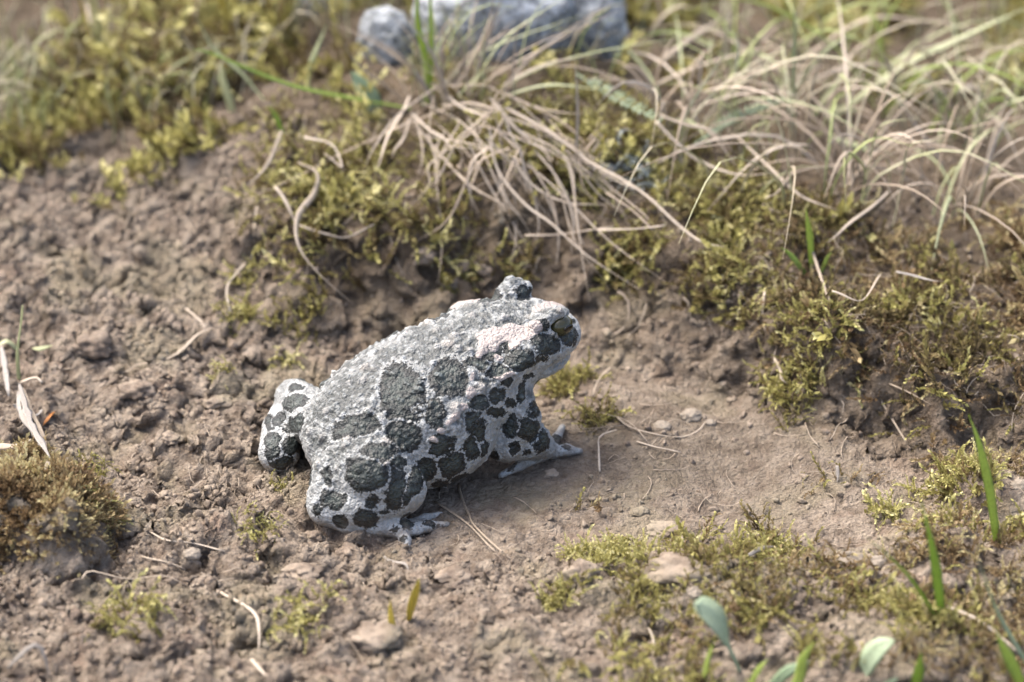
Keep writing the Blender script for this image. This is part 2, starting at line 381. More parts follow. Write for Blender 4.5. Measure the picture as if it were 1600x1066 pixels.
def build_toad():
    vox = .036
    lo = np.array([-3.9, -3.3, -.15]); hi = np.array([4.1, 3.3, 3.75])
    n = np.ceil((hi - lo) / vox).astype(int) + 1
    ax = [lo[k] + vox * np.arange(n[k]) for k in range(3)]
    D = np.full(n, 9.0, np.float32)
    def sl(c, r):
        out = []
        for k in range(3):
            a = max(0, int((c[k] - r[k] - lo[k]) / vox)); b = min(n[k], int((c[k] + r[k] - lo[k]) / vox) + 2); out.append(slice(a, b))
        return tuple(out)
    def grid(s): return np.meshgrid(*[ax[k][s[k]] for k in range(3)], indexing='ij')
    def smin(a, b, k):
        h = np.clip(.5 + .5 * (b - a) / k, 0, 1); return b + (a - b) * h - k * h * (1 - h)
    # local frame: x forward, y = left (so the side turned to the camera is y < 0), z up
    def ell(c, r, pitch=0, yaw=0, roll=0, k=.3, sub=False):
        c = np.array([c[0], -c[1], c[2]]); m = max(r) + .6
        s = sl(c, (m, m, m)); X, Y, Z = grid(s)
        R = (Matrix.Rotation(math.radians(yaw), 3, 'Z') @ Matrix.Rotation(-math.radians(pitch), 3, 'Y') @ Matrix.Rotation(math.radians(roll), 3, 'X'))
        R = np.array(R); q = np.stack([X - c[0], Y - c[1], Z - c[2]], -1) @ R
        a = np.linalg.norm(q / np.array(r), axis=-1); b = np.linalg.norm(q / np.array(r) ** 2, axis=-1) + 1e-6
        d = a * (a - 1) / b
        if sub: D[s] = -smin(-D[s], d, k)
        else: D[s] = smin(D[s], d, k)
    def cone(a, b, ra, rb, k=.12, flat=1.0):
        a = np.array([a[0], -a[1], a[2]]); b = np.array([b[0], -b[1], b[2]])
        m = max(ra, rb) + .35; s = sl((a + b) / 2, np.abs(a - b) / 2 + m); X, Y, Z = grid(s)
        p = np.stack([X, Y, Z], -1) - a; ab = b - a; t = np.clip((p @ ab) / (ab @ ab), 0, 1)
        q = p - t[..., None] * ab; q[..., 2] *= flat
        d = np.linalg.norm(q, axis=-1) - (ra + (rb - ra) * t); d = d / max(1.0, flat)
        D[s] = smin(D[s], d, k)
    def chain(pts, k=.1, k0=None, flat=1.0):
        for i in range(len(pts) - 1):
            cone(pts[i][:3], pts[i + 1][:3], pts[i][3], pts[i + 1][3], k if (i or k0 is None) else k0, flat)
    # trunk
    ell((-1.45, -.05, 1.22), (1.2, 1.22, 1.0), 14, k=.3)
    ell((-.45, 0, 1.50), (1.8, 1.70, 1.17), 20, k=.5)
    ell((.85, 0, 1.90), (1.45, 1.40, 1.0), 24, k=.5)
    ell((-.25, .05, .95), (1.5, 1.62, .85), 10, k=.3)
    # head
    ell((2.0, 0, 2.42), (1.15, 1.15, .56), -4, k=.35)
    ell((2.72, 0, 2.36), (.60, .78, .42), -14, k=.22)
    ell((2.0, 0, 1.98), (1.1, .98, .33), -2, k=.07)          # lower jaw
    ell((1.5, 0, 1.7), (.9, .85, .5), 20, k=.25)                 # throat
    for s in (-1, 1):
        ell((2.32, s * .70, 2.84), (.40, .30, .30), -8, yaw=-s * 14, k=.11)     # eye bulge
        chain([(2.72, s * .60, 2.96, .10), (2.36, s * .80, 3.09, .12), (1.94, s * .80, 2.94, .10)] if s > 0 else [(2.62, -.66, 2.98, .14), (2.36, -.74, 3.02, .19), (2.16, -.74, 2.94, .13)], k=.10)   # brow
        ell((2.46, s * 1.02, 2.86), (.30, .20, .20), -8, yaw=-s * 14, k=.05, sub=True)
        q = 0 if s > 0 else .12
        chain([(1.85, s * .98, 2.66 - q, .17), (1.45, s * 1.10, 2.56 - q, .24), (.95, s * 1.24, 2.32 - q, .18)], k=.16)    # parotoid gland
        ell((2.02, s * 1.04, 2.34), (.17, .06, .17), k=.05)        # eardrum
        ell((3.14, s * .26, 2.46), (.10, .08, .07), k=.06)
    # hind legs
    for s in (1, -1):
        if s > 0:
            chain([(-1.95, .75, 1.12, .72), (-1.95, 1.15, 1.05, .70), (-1.56, 1.50, .78, .52)], k=.12, k0=.14)
            heel = (-2.86, .92, .44)
            chain([(-1.66, 1.5, .60, .40), (-2.3, 1.32, .58, .46), (*heel, .31)], k=.07, k0=.08)
            cone((-2.3, .55, .92), (-2.72, .82, .58), .55, .42, k=.12)
            tar = (-2.1, 1.62, .20)
            chain([(*heel, .30), (-2.5, 1.32, .26, .27), (*tar, .20)], k=.06)
            chain([(*tar, .20), (-1.75, 1.88, .13, .17)], k=.08)
            toes = [((-1.75, 1.86, .12), (-1.25, 2.0, .10), (-.86, 2.08, .05)),
                    ((-1.8, 1.92, .12), (-1.85, 2.2, .09), (-1.95, 2.42, .04)),
                    ((-1.78, 1.8, .12), (-1.15, 1.72, .08), (-.75, 1.66, .04)),
                    ((-1.78, 1.86, .10), (-1.45, 1.95, .08), (-1.2, 1.86, .04)),
                    ((-2.0, 1.55, .10), (-1.7, 1.4, .07), (-1.5, 1.34, .04))]
        else:
            chain([(-1.9, -.8, 1.0, .52), (-1.75, -1.75, .92, .50), (-1.66, -2.5, .86, .40)], k=.06, k0=.06)
            heel = (-2.62, -1.40, .44)
            chain([(-1.78, -2.44, .66, .36), (-2.2, -1.98, .56, .42), (*heel, .40)], k=.035)
            tar = (-2.05, -2.1, .20)
            chain([(*heel, .34), (-2.4, -1.85, .26, .27), (*tar, .20)], k=.06)
            chain([(*tar, .20), (-1.75, -2.36, .13, .17)], k=.08)
            toes = [((-1.75, -2.36, .12), (-1.25, -2.6, .09), (-.9, -2.76, .05)),
                    ((-1.8, -2.4, .12), (-1.5, -2.75, .09), (-1.2, -2.98, .04)),
                    ((-1.75, -2.3, .12), (-1.1, -2.3, .08), (-.7, -2.3, .04)),
                    ((-1.75, -2.4, .12), (-1.4, -2.5, .09), (-1.1, -2.5, .04)),
                    ((-2.0, -2.1, .10), (-1.6, -2.0, .07), (-1.4, -1.95, .04))]
        for i, (a, b, c) in enumerate(toes):
            r = (.105, .10, .09, .085, .08)[i]
            chain([(*a, r * 1.25), (*b, r), (*c, r * .62)], k=.10 if i < 4 else .07)
        # webbing between the two longest toes
        a, b, c = toes[0]; d_ = toes[1][1]
        cone(a, ((b[0] * .55 + d_[0] * .45), (b[1] * .55 + d_[1] * .45), .07), .12, .05, k=.10, flat=1.6)
    # front legs
    for s in (1, -1):
        o = 0 if s > 0 else -.75
        sh = (1.25, s * 1.0, 1.65); el = (1.02 + o, s * 1.12, .80); wr = (1.98 + o, s * .96, .34)
        chain([(*sh, .42), (1.32 + o * .6, s * 1.18, 1.25, .40), (*el, .36)], k=.08, k0=.08)
        chain([(*el, .37), (1.55 + o, s * 1.08, .70, .41), (*wr, .26)], k=.06)
        chain([(*wr, .23), (2.2 + o, s * .90, .18, .18)], k=.08)
        F = [((2.2, .98, .15), (2.5, 1.06, .13), (2.80, 1.10, .05), .095),
             ((2.25, .85, .16), (2.6, .55, .15), (2.98, .17, .10), .095),
             ((1.95, 1.02, .18), (1.4, 1.06, .13), (.97, 1.05, .04), .095),
             ((2.25, .95, .15), (2.55, .98, .12), (2.72, .94, .05), .085)]
        for a, b, c, r in F:
            chain([(a[0] + o, s * a[1], a[2], r * 1.3), (b[0] + o, s * b[1], b[2], r), (c[0] + o, s * c[1], c[2], r * .72)], k=.09)

    # ---- surface nets
    ins = D < 0
    core = [slice(0, -1)] * 3
    cnt = np.zeros(n - 1, np.int8); acc = np.zeros((*(n - 1), 3), np.float32); ne = np.zeros(n - 1, np.int8)
    def corner(A, o): return A[tuple(slice(o[k], n[k] - 1 + o[k]) for k in range(3))]
    cs = [(a, b, c) for a in (0, 1) for b in (0, 1) for c in (0, 1)]
    for o in cs: cnt += corner(ins, o)
    act = (cnt > 0) & (cnt < 8); idx = np.full(n - 1, -1, np.int64); idx[act] = np.arange(act.sum())
    ijk = np.argwhere(act); vals = {o: corner(D, o)[act] for o in cs}
    pos = np.zeros((len(ijk), 3)); w = np.zeros(len(ijk))
    for o in cs:
        for k in range(3):
            if o[k] == 0:
                p = list(o); p[k] = 1; p = tuple(p); a, b = vals[o], vals[p]; m = (a < 0) != (b < 0)
                t = np.where(m, a / np.where(m, a - b, 1), 0)
                e = np.tile(np.array(o, float), (len(ijk), 1)); e[:, k] = t
                pos[m] += e[m]; w[m] += 1
    V = lo + vox * (ijk + pos / w[:, None])
    faces = []
    for k in range(3):
        k1, k2 = (k + 1) % 3, (k + 2) % 3
        sA = [slice(1, n[j] - 1) for j in range(3)]; sA[k] = slice(0, n[k] - 1)
        sB = list(sA); sB[k] = slice(1, n[k])
        A, B = ins[tuple(sA)], ins[tuple(sB)]; m = np.argwhere(A != B)
        flip = A[tuple(m.T)]
        base = m.copy()
        for j in (k1, k2): base[:, j] += 1
        def at(d1, d2):
            q = base.copy(); q[:, k1] += d1; q[:, k2] += d2; return idx[tuple(q.T)]
        f = np.stack([at(-1, -1), at(0, -1), at(0, 0), at(-1, 0)], 1)
        f[~flip] = f[~flip][:, ::-1]; faces.append(f)
    Fq = np.concatenate(faces)
    # keep the biggest connected piece is not needed: the field is one body. relax once for an even surface
    def normals(V):
        a, b, c, d = (V[Fq[:, i]] for i in range(4)); fn = np.cross(c - a, d - b)
        N = np.zeros_like(V)
        for i in range(4): np.add.at(N, Fq[:, i], fn)
        return N / (np.linalg.norm(N, axis=1, keepdims=True) + 1e-12)
    def smooth(A, it):
        for _ in range(it):
            s_ = np.zeros_like(A); c_ = np.zeros(len(A))
            for i in range(4):
                np.add.at(s_, Fq[:, i], A[Fq[:, (i + 1) % 4]] + A[Fq[:, (i + 3) % 4]]); np.add.at(c_, Fq[:, i], 2)
            A = A * .5 + .5 * s_ / (c_[:, None] if A.ndim > 1 else c_)
        return A
    V = smooth(V, 2)
    V0 = V.copy(); N0 = normals(V)

    # ---- colour fields: blotches traced on the photograph, put on the skin where the ray meets it
    from mathutils.bvhtree import BVHTree
    Wd = toad_world(V); bvh = BVHTree.FromPolygons([tuple(v) for v in Wd], [tuple(f) for f in Fq.tolist()])
    O = Vector(CAM); Ww = Wd + np.array(.11) * np.stack([fbm(Wd * 3.0, 3, 140 + j * 7, .6) for j in range(3)], 1) + .035 * np.stack([vn(Wd * 9, 170 + j) for j in range(3)], 1)
    def hit(x, y):
        h = bvh.ray_cast(O, Vector(ray(x, y)).normalized()); return h[0], h[1]
    field = np.full(len(V), -3.0)            # > 0 inside a dark blotch
    soft = np.full(len(V), -3.0); second = np.full(len(V), -3.0)
    used = []
    def blot(x, y, rx, ry, ang=0, wt=1.0):
        rx *= 1.18; ry *= 1.18
        c, nn = hit(x, y)
        if c is None: return
        c = np.array(c); nn = np.array(nn); t = np.array(Vector(c) - O); dep = t @ CF
        view = -t / np.linalg.norm(t); cosv = max(.42, nn @ view)
        a = math.radians(ang); ex = (CR * math.cos(a) - CU * math.sin(a)); ey = (CR * math.sin(a) + CU * math.cos(a))
        # ellipse in the tangent plane: unproject the two picture axes onto the skin
        def onto(e): 
            v = e - view * (e @ nn) / max(.42, view @ nn); return v
        ex, ey = onto(ex), onto(ey); rx *= dep / KPX; ry *= dep / KPX
        q = Ww - c; G = np.array([[ex @ ex, ex @ ey], [ex @ ey, ey @ ey]]); ab = np.linalg.solve(G, np.stack([q @ ex, q @ ey]))
        nd = q @ nn; rad = np.sqrt((ab[0] / rx) ** 2 + (ab[1] / ry) ** 2 + (nd / (max(rx, ry) * 1.5)) ** 2)
        val = (1 - rad) * min(1.0, (rx + ry) / .5)
        if wt >= .8:
            second[:] = np.maximum(second, np.minimum(field, val)); np.maximum(field, val, out=field)
        else: np.maximum(soft, val, out=soft)
        used.append((c, max(rx, ry)))
    for b in BLOTCHES: blot(*b)
    field = np.minimum(field, (field - second) * 1.1 - .09)      # thin pale lines between neighbours
    # blotches the photograph does not show (far flank, far legs, belly side)
    r2 = np.random.default_rng(5)
    pick = r2.permutation(len(V))[:1500]; placed = [(toad_c, r_) for toad_c, r_ in used]; k = 0
    for i in pick:
        if V[i, 2] < .35 or k > 34: continue
        t = Wd[i] - CAM; nd = toad_n = N0[i]
        nw = toad_world(nd[None])[0] - TO
        if nw @ (-t / np.linalg.norm(t)) > .12: continue
        if min(np.linalg.norm(Wd[i] - c) - r_ for c, r_ in placed) < .42: continue
        rx = r2.uniform(.16, .36); d = np.linalg.norm((Wd - Wd[i]) * [1, 1, 1], axis=1)
        np.maximum(field, (1 - d / rx) * min(1, rx * 4), out=field); placed.append((Wd[i], rx)); k += 1
    pink = np.full(len(V), -3.0)
    for x, y, rx, ry, ang in PINKS:
        save_f, save_s = field.copy(), soft.copy(); soft[:] = -3
        blot(x, y, rx, ry, ang, .5); np.maximum(pink, soft, out=pink); field[:] = save_f; soft[:] = save_s
    # mirror the gland's colour on the far side
    far = np.exp(-(((V - np.array([1.5, 1.2, 2.75])) / np.array([.5, .3, .25])) ** 2).sum(1) * 1.4) - .4; pink = np.maximum(pink, far)
    # ---- relief
    back = sst(-.1, .55, N0[:, 2]) * sst(.5, 1.2, V[:, 2])
    legs = (np.abs(V[:, 1]) > 1.25) & (V[:, 0] < .2) & (V[:, 2] < 1.5)
    trunk = np.where(legs, .55, 1.0) * sst(3.2, 2.2, V[:, 0])
    flank = sst(.3, .9, V[:, 2]) * (1 - back)
    wob = np.stack([vn(V * 3.1, 40 + j) for j in range(3)], 1) * .06
    d1, id1 = worley((V + wob) * 4.6, 11); d2, id2 = worley((V + wob * .6) * 9.0, 21); d3, id3 = worley(V * 2.2, 31)
    b1 = np.clip(1 - (d1 / .52) ** 2, 0, 1) * np.where(id1 > .45, id1, .12); b2 = np.clip(1 - (d2 / .55) ** 2, 0, 1) * (.35 + .65 * id2)
    b3 = np.clip(1 - (d3 / .34) ** 2, 0, 1) * np.where(id3 > .62, 1, 0)
    amt = trunk * (.35 + .65 * back) * sst(.2, .5, V[:, 2])
    relief = amt * (.075 * b1 + .050 * b2 + .075 * b3 * (1 - legs)) + .006 * fbm(V * 5, 3, 9)
    pq = sst(-.15, .15, pink); relief = relief * (1 - .6 * pq) + .05 * pq
    V = V + N0 * relief[:, None]
    # keep a flat sole on the soil
    V[:, 2] = np.maximum(V[:, 2], .0)
    crev = amt * np.clip(1 - b2 * 1.15 - .55 * b1, 0, 1)
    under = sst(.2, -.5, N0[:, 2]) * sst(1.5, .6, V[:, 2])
    return V, Fq, dict(blotch=field, soft=soft, pink=pink, back=back * trunk, crev=crev, under=under, grain=np.clip(b2 * .8 + b1 * .5 * amt, 0, 1.2), wart=np.clip(b3 + .5 * b1 * (id1 > .75), 0, 1) * amt)

BLOTCHES = [
 # x, y, rx, ry, angle, weight      right thigh and knee
 (573,738,30,31,0,1),(590,708,30,15,-8,1),(620,767,15,33,8,1),(648,752,11,30,20,1),(584,784,8,7,0,1),(599,771,4,4,0,1),(620,719,15,8,10,1),
 # shank and foot
 (496,800,8,9,0,1),(521,781,21,14,5,1),(532,815,14,11,0,1),(573,813,18,15,0,1),(635,818,11,8,0,1),(616,828,7,6,0,1),(670,819,10,5,0,1),(512,742,9,13,0,1),
 # flank and back, darkest first
 (700,590,27,27,0,1),(680,648,16,20,0,1),(627,612,30,42,-8,.9),(630,680,26,22,35,.9),(556,666,36,16,-8,.9),(662,560,26,14,-15,.5),
 (689,697,17,17,0,1),(662,738,12,20,0,1),(706,727,20,20,0,1),(747,632,18,12,-30,1),(738,655,10,24,20,1),(746,570,18,8,10,1),(735,700,14,16,0,1),
 (600,645,18,12,0,.5),(530,640,24,14,-20,.5),(500,690,18,10,-10,.5),(560,600,30,14,-20,.5),(610,560,28,14,-25,.5),(680,525,30,12,-20,.5),(740,500,28,11,-20,.5),(575,640,16,9,0,.5),
 (735,540,22,12,-15,.5),(520,615,18,12,-20,.5),(648,690,10,9,0,.5),(715,545,14,10,0,.5),(500,640,10,14,0,.5),(545,705,14,9,0,.5),
 # head
 (764,547,15,15,0,1),(799,541,13,12,0,1),(813,562,24,17,-10,1),(777,578,20,10,-5,1),(855,538,14,17,0,1),(888,523,11,16,15,1),(897,503,5,5,0,1),
 (803,503,24,7,0,.5),(817,456,11,12,0,1),(840,505,14,7,10,1),(845,455,6,8,0,.5),(800,480,18,8,-10,.5),
 (720,748,16,9,-15,1),(690,757,12,7,0,1),(755,700,9,12,0,1),(842,562,9,6,0,1),(862,565,8,4,0,.5),(735,480,14,8,-20,.5),(590,585,16,10,-20,.5),(640,585,14,9,0,.5),(650,640,8,10,0,.9),
 (600,800,9,5,0,1),(690,822,8,4,0,1),(628,845,6,6,0,1),(885,700,7,5,0,1),(868,668,7,5,0,1),(800,730,10,5,-40,1),
 (795,632,8,7,0,1),(836,640,8,11,0,1),(792,598,10,6,0,1),(846,598,6,8,0,1),(828,588,10,4,-10,1),  # last oval is no skin blotch: shade of the jaw crease put into colour
 # right arm and hand
 (777,616,11,10,0,1),(815,614,7,17,5,1),(772,646,13,11,0,1),(799,667,14,14,0,1),(831,675,16,17,15,1),(852,694,9,15,15,1),(873,692,9,10,0,1),(803,699,8,9,0,1),(823,706,6,6,0,1),(748,676,10,20,0,1),
 # left hind leg
 (464,662,17,14,0,1),(459,697,19,13,0,1),(425,694,14,20,0,1),(460,628,20,11,0,1),(422,660,9,12,0,1),(464,606,10,7,0,1),(435,655,10,10,0,.9),(440,725,16,10,0,1)]
PINKS = [(790,523,40,11,-6),(765,535,16,10,-30),(822,523,20,10,-25),(805,535,9,9,0),(858,481,24,7,-8),(748,553,6,10,20),(775,558,8,6,0),(790,587,18,5,-4),(733,612,7,9,0),(722,640,7,6,0),(708,655,9,6,-35),(690,670,7,5,-30),(738,590,5,5,0),(676,690,6,5,0)]

tm = NT('toad_skin')
oc = tm.coord(1.0)
nz1 = tm.noise(oc, 6.0, 3); nz2 = tm.noise(oc, 22.0, 3); sp = tm.voro(oc, 13.0); sp2 = tm.voro(oc, 24.0)
bl = tm.math('ADD', tm.attr('blotch'), tm.math('MULTIPLY', tm.math('SUBTRACT', nz1, .5), .5))
bl = tm.math('ADD', bl, tm.math('MULTIPLY', tm.math('SUBTRACT', nz2, .5), .60))
dark = tm.ss(bl, -.04, .07); inner = tm.ss(bl, .12, .55)
sf = tm.math('ADD', tm.attr('soft'), tm.math('MULTIPLY', tm.math('SUBTRACT', nz1, .5), 1.6))
mot = tm.math('MULTIPLY', tm.attr('back'), tm.ss(tm.noise(oc, 3.4, 3, .6), .475, .54))
softm = tm.math('MAXIMUM', tm.ss(sf, -.1, .25), tm.math('MULTIPLY', mot, .9))
base = tm.mix(tm.ss(nz1, .3, .7), (.265, .275, .265), (.40, .41, .395))
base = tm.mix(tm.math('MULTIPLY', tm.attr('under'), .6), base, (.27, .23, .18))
halo = tm.math('MULTIPLY', tm.ss(bl, -.30, -.10), tm.ss(bl, .02, -.06))
base = tm.mix(tm.math('MULTIPLY', tm.attr('back'), .25), base, (.22, .235, .23))
base = tm.mix(tm.math('MULTIPLY', halo, .6), base, (.42, .433, .42))
softm = tm.math('MULTIPLY', softm, tm.math('SUBTRACT', 1.0, halo))
# granular back: pale grains with dark gaps
gr = tm.math('MULTIPLY', tm.math('MULTIPLY', tm.attr('back'), tm.math('SUBTRACT', 1.0, tm.math('MULTIPLY', halo, .6))), tm.math('ADD', .30, tm.math('MULTIPLY', softm, .70)))
gap = tm.ss(tm.math('ADD', tm.attr('grain'), tm.math('MULTIPLY', tm.math('SUBTRACT', nz2, .5), .35)), .42, .16)
base = tm.mix(tm.math('MULTIPLY', softm, .68), base, (.095, .106, .102))
base = tm.mix(tm.math('MULTIPLY', gap, tm.math('ADD', .08, tm.math('MULTIPLY', gr, .80))), base, (.028, .033, .032))
base = tm.mix(tm.math('MULTIPLY', tm.attr('crev'), .45), base, (.06, .065, .06))
base = tm.mix(tm.math('MULTIPLY', tm.ss(nz2, .56, .68), .35), base, (.16, .15, .125))          # dust and dirt in the pores
dcol = tm.mix(inner, (.006, .008, .007), tm.mix(tm.ss(nz1, .35, .65), (.015, .019, .017), (.040, .050, .043)))
dcol = tm.mix(tm.math('MULTIPLY', tm.ss(tm.attr('grain'), .35, .75), tm.math('ADD', .06, tm.math('MULTIPLY', tm.attr('back'), .60))), dcol, (.17, .19, .18))
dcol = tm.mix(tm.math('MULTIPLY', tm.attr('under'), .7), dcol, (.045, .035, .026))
pk = tm.ss(tm.math('ADD', tm.attr('pink'), tm.math('MULTIPLY', tm.math('SUBTRACT', nz1, .5), .35)), -.03, .07)
base = tm.mix(tm.math('MULTIPLY', tm.attr('wart'), .55), base, (.40, .36, .31))
colr = tm.mix(dark, base, dcol)
colr = tm.mix(pk, colr, tm.mix(nz2, (.26, .225, .20), (.36, .315, .285)))
sep = tm.n('ShaderNodeSeparateXYZ'); tm.put(oc, sep.inputs[0])
dirt = tm.math('MULTIPLY', tm.ss(sep.outputs[2], .55, .02), tm.ss(tm.noise(oc, 4, 4, .65), .38, .62))
colr = tm.mix(tm.math('MULTIPLY', dirt, .6), colr, (.19, .15, .11))
bh = tm.math('ADD', tm.math('MULTIPLY', sp, -.8), tm.math('MULTIPLY', nz2, .8))
bh = tm.math('ADD', bh, tm.math('MULTIPLY', sp2, -.5))
tm.set(Base_Color=colr, Roughness=tm.ss(nz2, .3, .7, .38, .60), Normal=tm.bump(bh, .9, .04), Specular_IOR_Level=.45)
tm.b.inputs['Subsurface Weight'].default_value = .05
tm.b.inputs['Subsurface Radius'].default_value = (.0012, .0007, .0005)

toad = empty('toad', TO, TH)
tag(toad, 'pale grey toad with dark green-grey blotches sitting on bare soil', 'toad')
TV, TF, TA = build_toad()
mk('body', TV, TF, tm.m, toad, None, True, TA)

em = NT('toad_eye')
ec = em.n('ShaderNodeTexCoord').outputs['Object']
sx = em.n('ShaderNodeSeparateXYZ'); em.put(ec, sx.inputs[0])
hr = em.math('SQRT', em.math('ADD', em.math('POWER', em.math('DIVIDE', sx.outputs[0], .0014), 2.0), em.math('POWER', em.math('DIVIDE', sx.outputs[2], .00075), 2.0)))
iris = em.mix(em.noise(em.coord(), 40, 3), (.012, .013, .006), (.06, .055, .02))
em.set(Base_Color=iris, Roughness=.10, Specular_IOR_Level=.5)
pum = NT('toad_pupil').set(Base_Color=(.003, .003, .003), Roughness=.08)
def uv_sphere(r, nu=28, nv=18):
    V = []; F = []
    for i in range(nv + 1):
        a = math.pi * i / nv
        for j in range(nu): b = 2 * math.pi * j / nu; V.append((r[0] * math.sin(a) * math.cos(b), r[1] * math.sin(a) * math.sin(b), r[2] * math.cos(a)))
    for i in range(nv):
        for j in range(nu): F.append((i * nu + j, (i + 1) * nu + j, (i + 1) * nu + (j + 1) % nu, i * nu + (j + 1) % nu))
    return np.array(V), np.array(F)
for s in (1, -1):
    V, F = uv_sphere((.245, .205, .205))
    e = mk('eye', V, F, em.m, toad); e.location = Vector((2.47, -s * .87, 2.86)) * S; e.rotation_euler = (0, 0, s * math.radians(14))
    V, F = uv_sphere((.13, .022, .062), 20, 10)
    pu = mk('pupil', V, F, pum.m, e); pu.location = Vector((0, -s * .192, .01)) * S
# ------------------------------------------------------------------ moss
def moss_mat(name, stops, rough_=.7):
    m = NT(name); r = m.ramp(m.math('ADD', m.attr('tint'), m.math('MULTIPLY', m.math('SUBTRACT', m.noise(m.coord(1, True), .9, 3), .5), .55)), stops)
    m.set(Base_Color=r, Roughness=rough_, Specular_IOR_Level=.25)
    tr = m.n('ShaderNodeBsdfTranslucent'); m.put(r, tr.inputs['Color']); mx = m.n('ShaderNodeMixShader'); mx.inputs[0].default_value = .28
    m.put(m.b.outputs[0], mx.inputs[1]); m.put(tr.outputs[0], mx.inputs[2]); m.put(mx.outputs[0], m.out.inputs['Surface']); return m.m
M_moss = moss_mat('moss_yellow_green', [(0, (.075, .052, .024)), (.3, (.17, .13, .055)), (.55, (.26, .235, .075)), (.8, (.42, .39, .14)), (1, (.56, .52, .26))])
M_mossg = moss_mat('moss_dark_green', [(0, (.055, .042, .022)), (.35, (.15, .115, .048)), (.65, (.25, .225, .07)), (.85, (.42, .39, .13)), (1, (.46, .43, .20))])
M_mossb = moss_mat('moss_brown', [(0, (.075, .045, .022)), (.35, (.18, .12, .06)), (.65, (.30, .225, .115)), (.85, (.42, .36, .18)), (1, (.50, .44, .24))])
M_lich = moss_mat('lichen_grey', [(0, (.12, .13, .12)), (.5, (.32, .36, .34)), (1, (.55, .60, .58))])

def shoot(seed, nl=18, bend=1.1, leaf=.17, wid=.05, side=0):
    r = np.random.default_rng(seed); t = np.linspace(0, 1, 9)
    ang = bend * t ** 1.3 * r.uniform(.6, 1.4); dx, dz = np.sin(ang), np.cos(ang); tw = .35 * np.sin(t * r.uniform(2, 6) + r.uniform(0, 6))
    P = np.zeros((9, 3)); P[1:, 0] = np.cumsum(dx[1:]) / 8; P[1:, 2] = np.cumsum(dz[1:]) / 8; P[:, 1] = np.cumsum(tw) / 8 * .5
    V = []; F = []; T = []
    def pt(u):
        k = min(7, int(u * 8)); f = u * 8 - k; return P[k] * (1 - f) + P[k + 1] * f, P[k + 1] - P[k]
    for i in range(9):                      # stem
        rad = .022 * (1 - .6 * t[i])
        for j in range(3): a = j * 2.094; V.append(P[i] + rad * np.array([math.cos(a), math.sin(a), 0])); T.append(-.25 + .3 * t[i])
    for i in range(8):
        for j in range(3): a, b, c_, d = i * 3 + j, i * 3 + (j + 1) % 3, i * 3 + 3 + (j + 1) % 3, i * 3 + 3 + j; F += [(a, b, c_), (a, c_, d)]
    for i in range(nl):
        u = .12 + .88 * i / (nl - 1); o, tan = pt(min(u, .999)); tan = tan / np.linalg.norm(tan); a = i * 2.4 + r.uniform(-.4, .4)
        e = np.cross(tan, [0, 1, .1]); e /= np.linalg.norm(e); g = np.cross(tan, e); out = e * math.cos(a) + g * math.sin(a); lat = np.cross(out, tan)
        L = leaf * (1.15 - .5 * u) * r.uniform(.8, 1.25); W = wid * (1.1 - .4 * u); op = r.uniform(.5, 1.0) * (1.1 - .5 * u)
        dr = tan * math.cos(op) + out * math.sin(op); b = len(V)
        V += [o, o + dr * L * .5 + lat * W - out * .01, o + dr * L * .5 - lat * W - out * .01, o + dr * L + tan * L * .15]
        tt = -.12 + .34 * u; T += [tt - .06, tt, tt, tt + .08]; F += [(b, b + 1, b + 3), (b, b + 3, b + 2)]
    return np.array(V), np.array(F), np.array(T)
SH = [shoot(s, 18, b) for s, b in zip(range(10), (.5, .9, 1.3, 1.7, 2.1, 1.1, .7, 1.5, 2.4, 1.0))]
SHC = [shoot(50 + s, 9, .5, .34, .10) for s in range(6)]          # short, for cushions
SHL = [shoot(80 + s, 14, 2.0, .14, .05) for s in range(6)]         # curled sprigs
def moss_mesh(x, y, L, tint, T=SH, spread=.7, down=.35, sink=.12, lift=None):
    n = len(x); z = H(x, y); e = .12
    gxv = (H0(x + e, y) - H0(x - e, y)) / (2 * e); gyv = (H0(x, y + e) - H0(x, y - e)) / (2 * e)
    nrm = np.stack([-gxv, -gyv, np.ones(n)], 1); nrm /= np.linalg.norm(nrm, axis=1, keepdims=True)
    dh = np.stack([-gxv, -gyv, np.zeros(n)], 1); dh /= (np.linalg.norm(dh, axis=1, keepdims=True) + .3)
    d = nrm + spread * rng.normal(size=(n, 3)) * .6 + dh * down; d[:, 2] = np.abs(d[:, 2]) * .8 + .1; d /= np.linalg.norm(d, axis=1, keepdims=True)
    a = rng.normal(size=(n, 3)); u = np.cross(d, a); u /= np.linalg.norm(u, axis=1, keepdims=True); v = np.cross(d, u)
    R = np.stack([u, v, d], 2); pos = np.stack([x, y, z], 1) - d * (sink * L)[:, None]
    if lift is not None: pos[:, 2] += lift
    return scatter_mesh([(t[0], t[1]) for t in T], pos, R, np.repeat(L[:, None], 3, 1), tint, [t[2] for t in T])
def moss(name, label, x, y, L, tint, mat, T=None, cat='moss', kind='stuff', **k):
    if T is None: T = SH + SHL + SHC[:1]
    L = L * (1 + .45 * vn(np.stack([x, y], 1) * 1.3, 590)) * rng.uniform(.75, 1.3, len(x))
    V, F, t = moss_mesh(x, y, L, tint, T, **k); o = np.array([x.mean(), y.mean(), H([x.mean()], [y.mean()])[0]])
    return tag(mk(name, V, F, mat, None, o, True, dict(tint=t)), label, cat, None, kind)

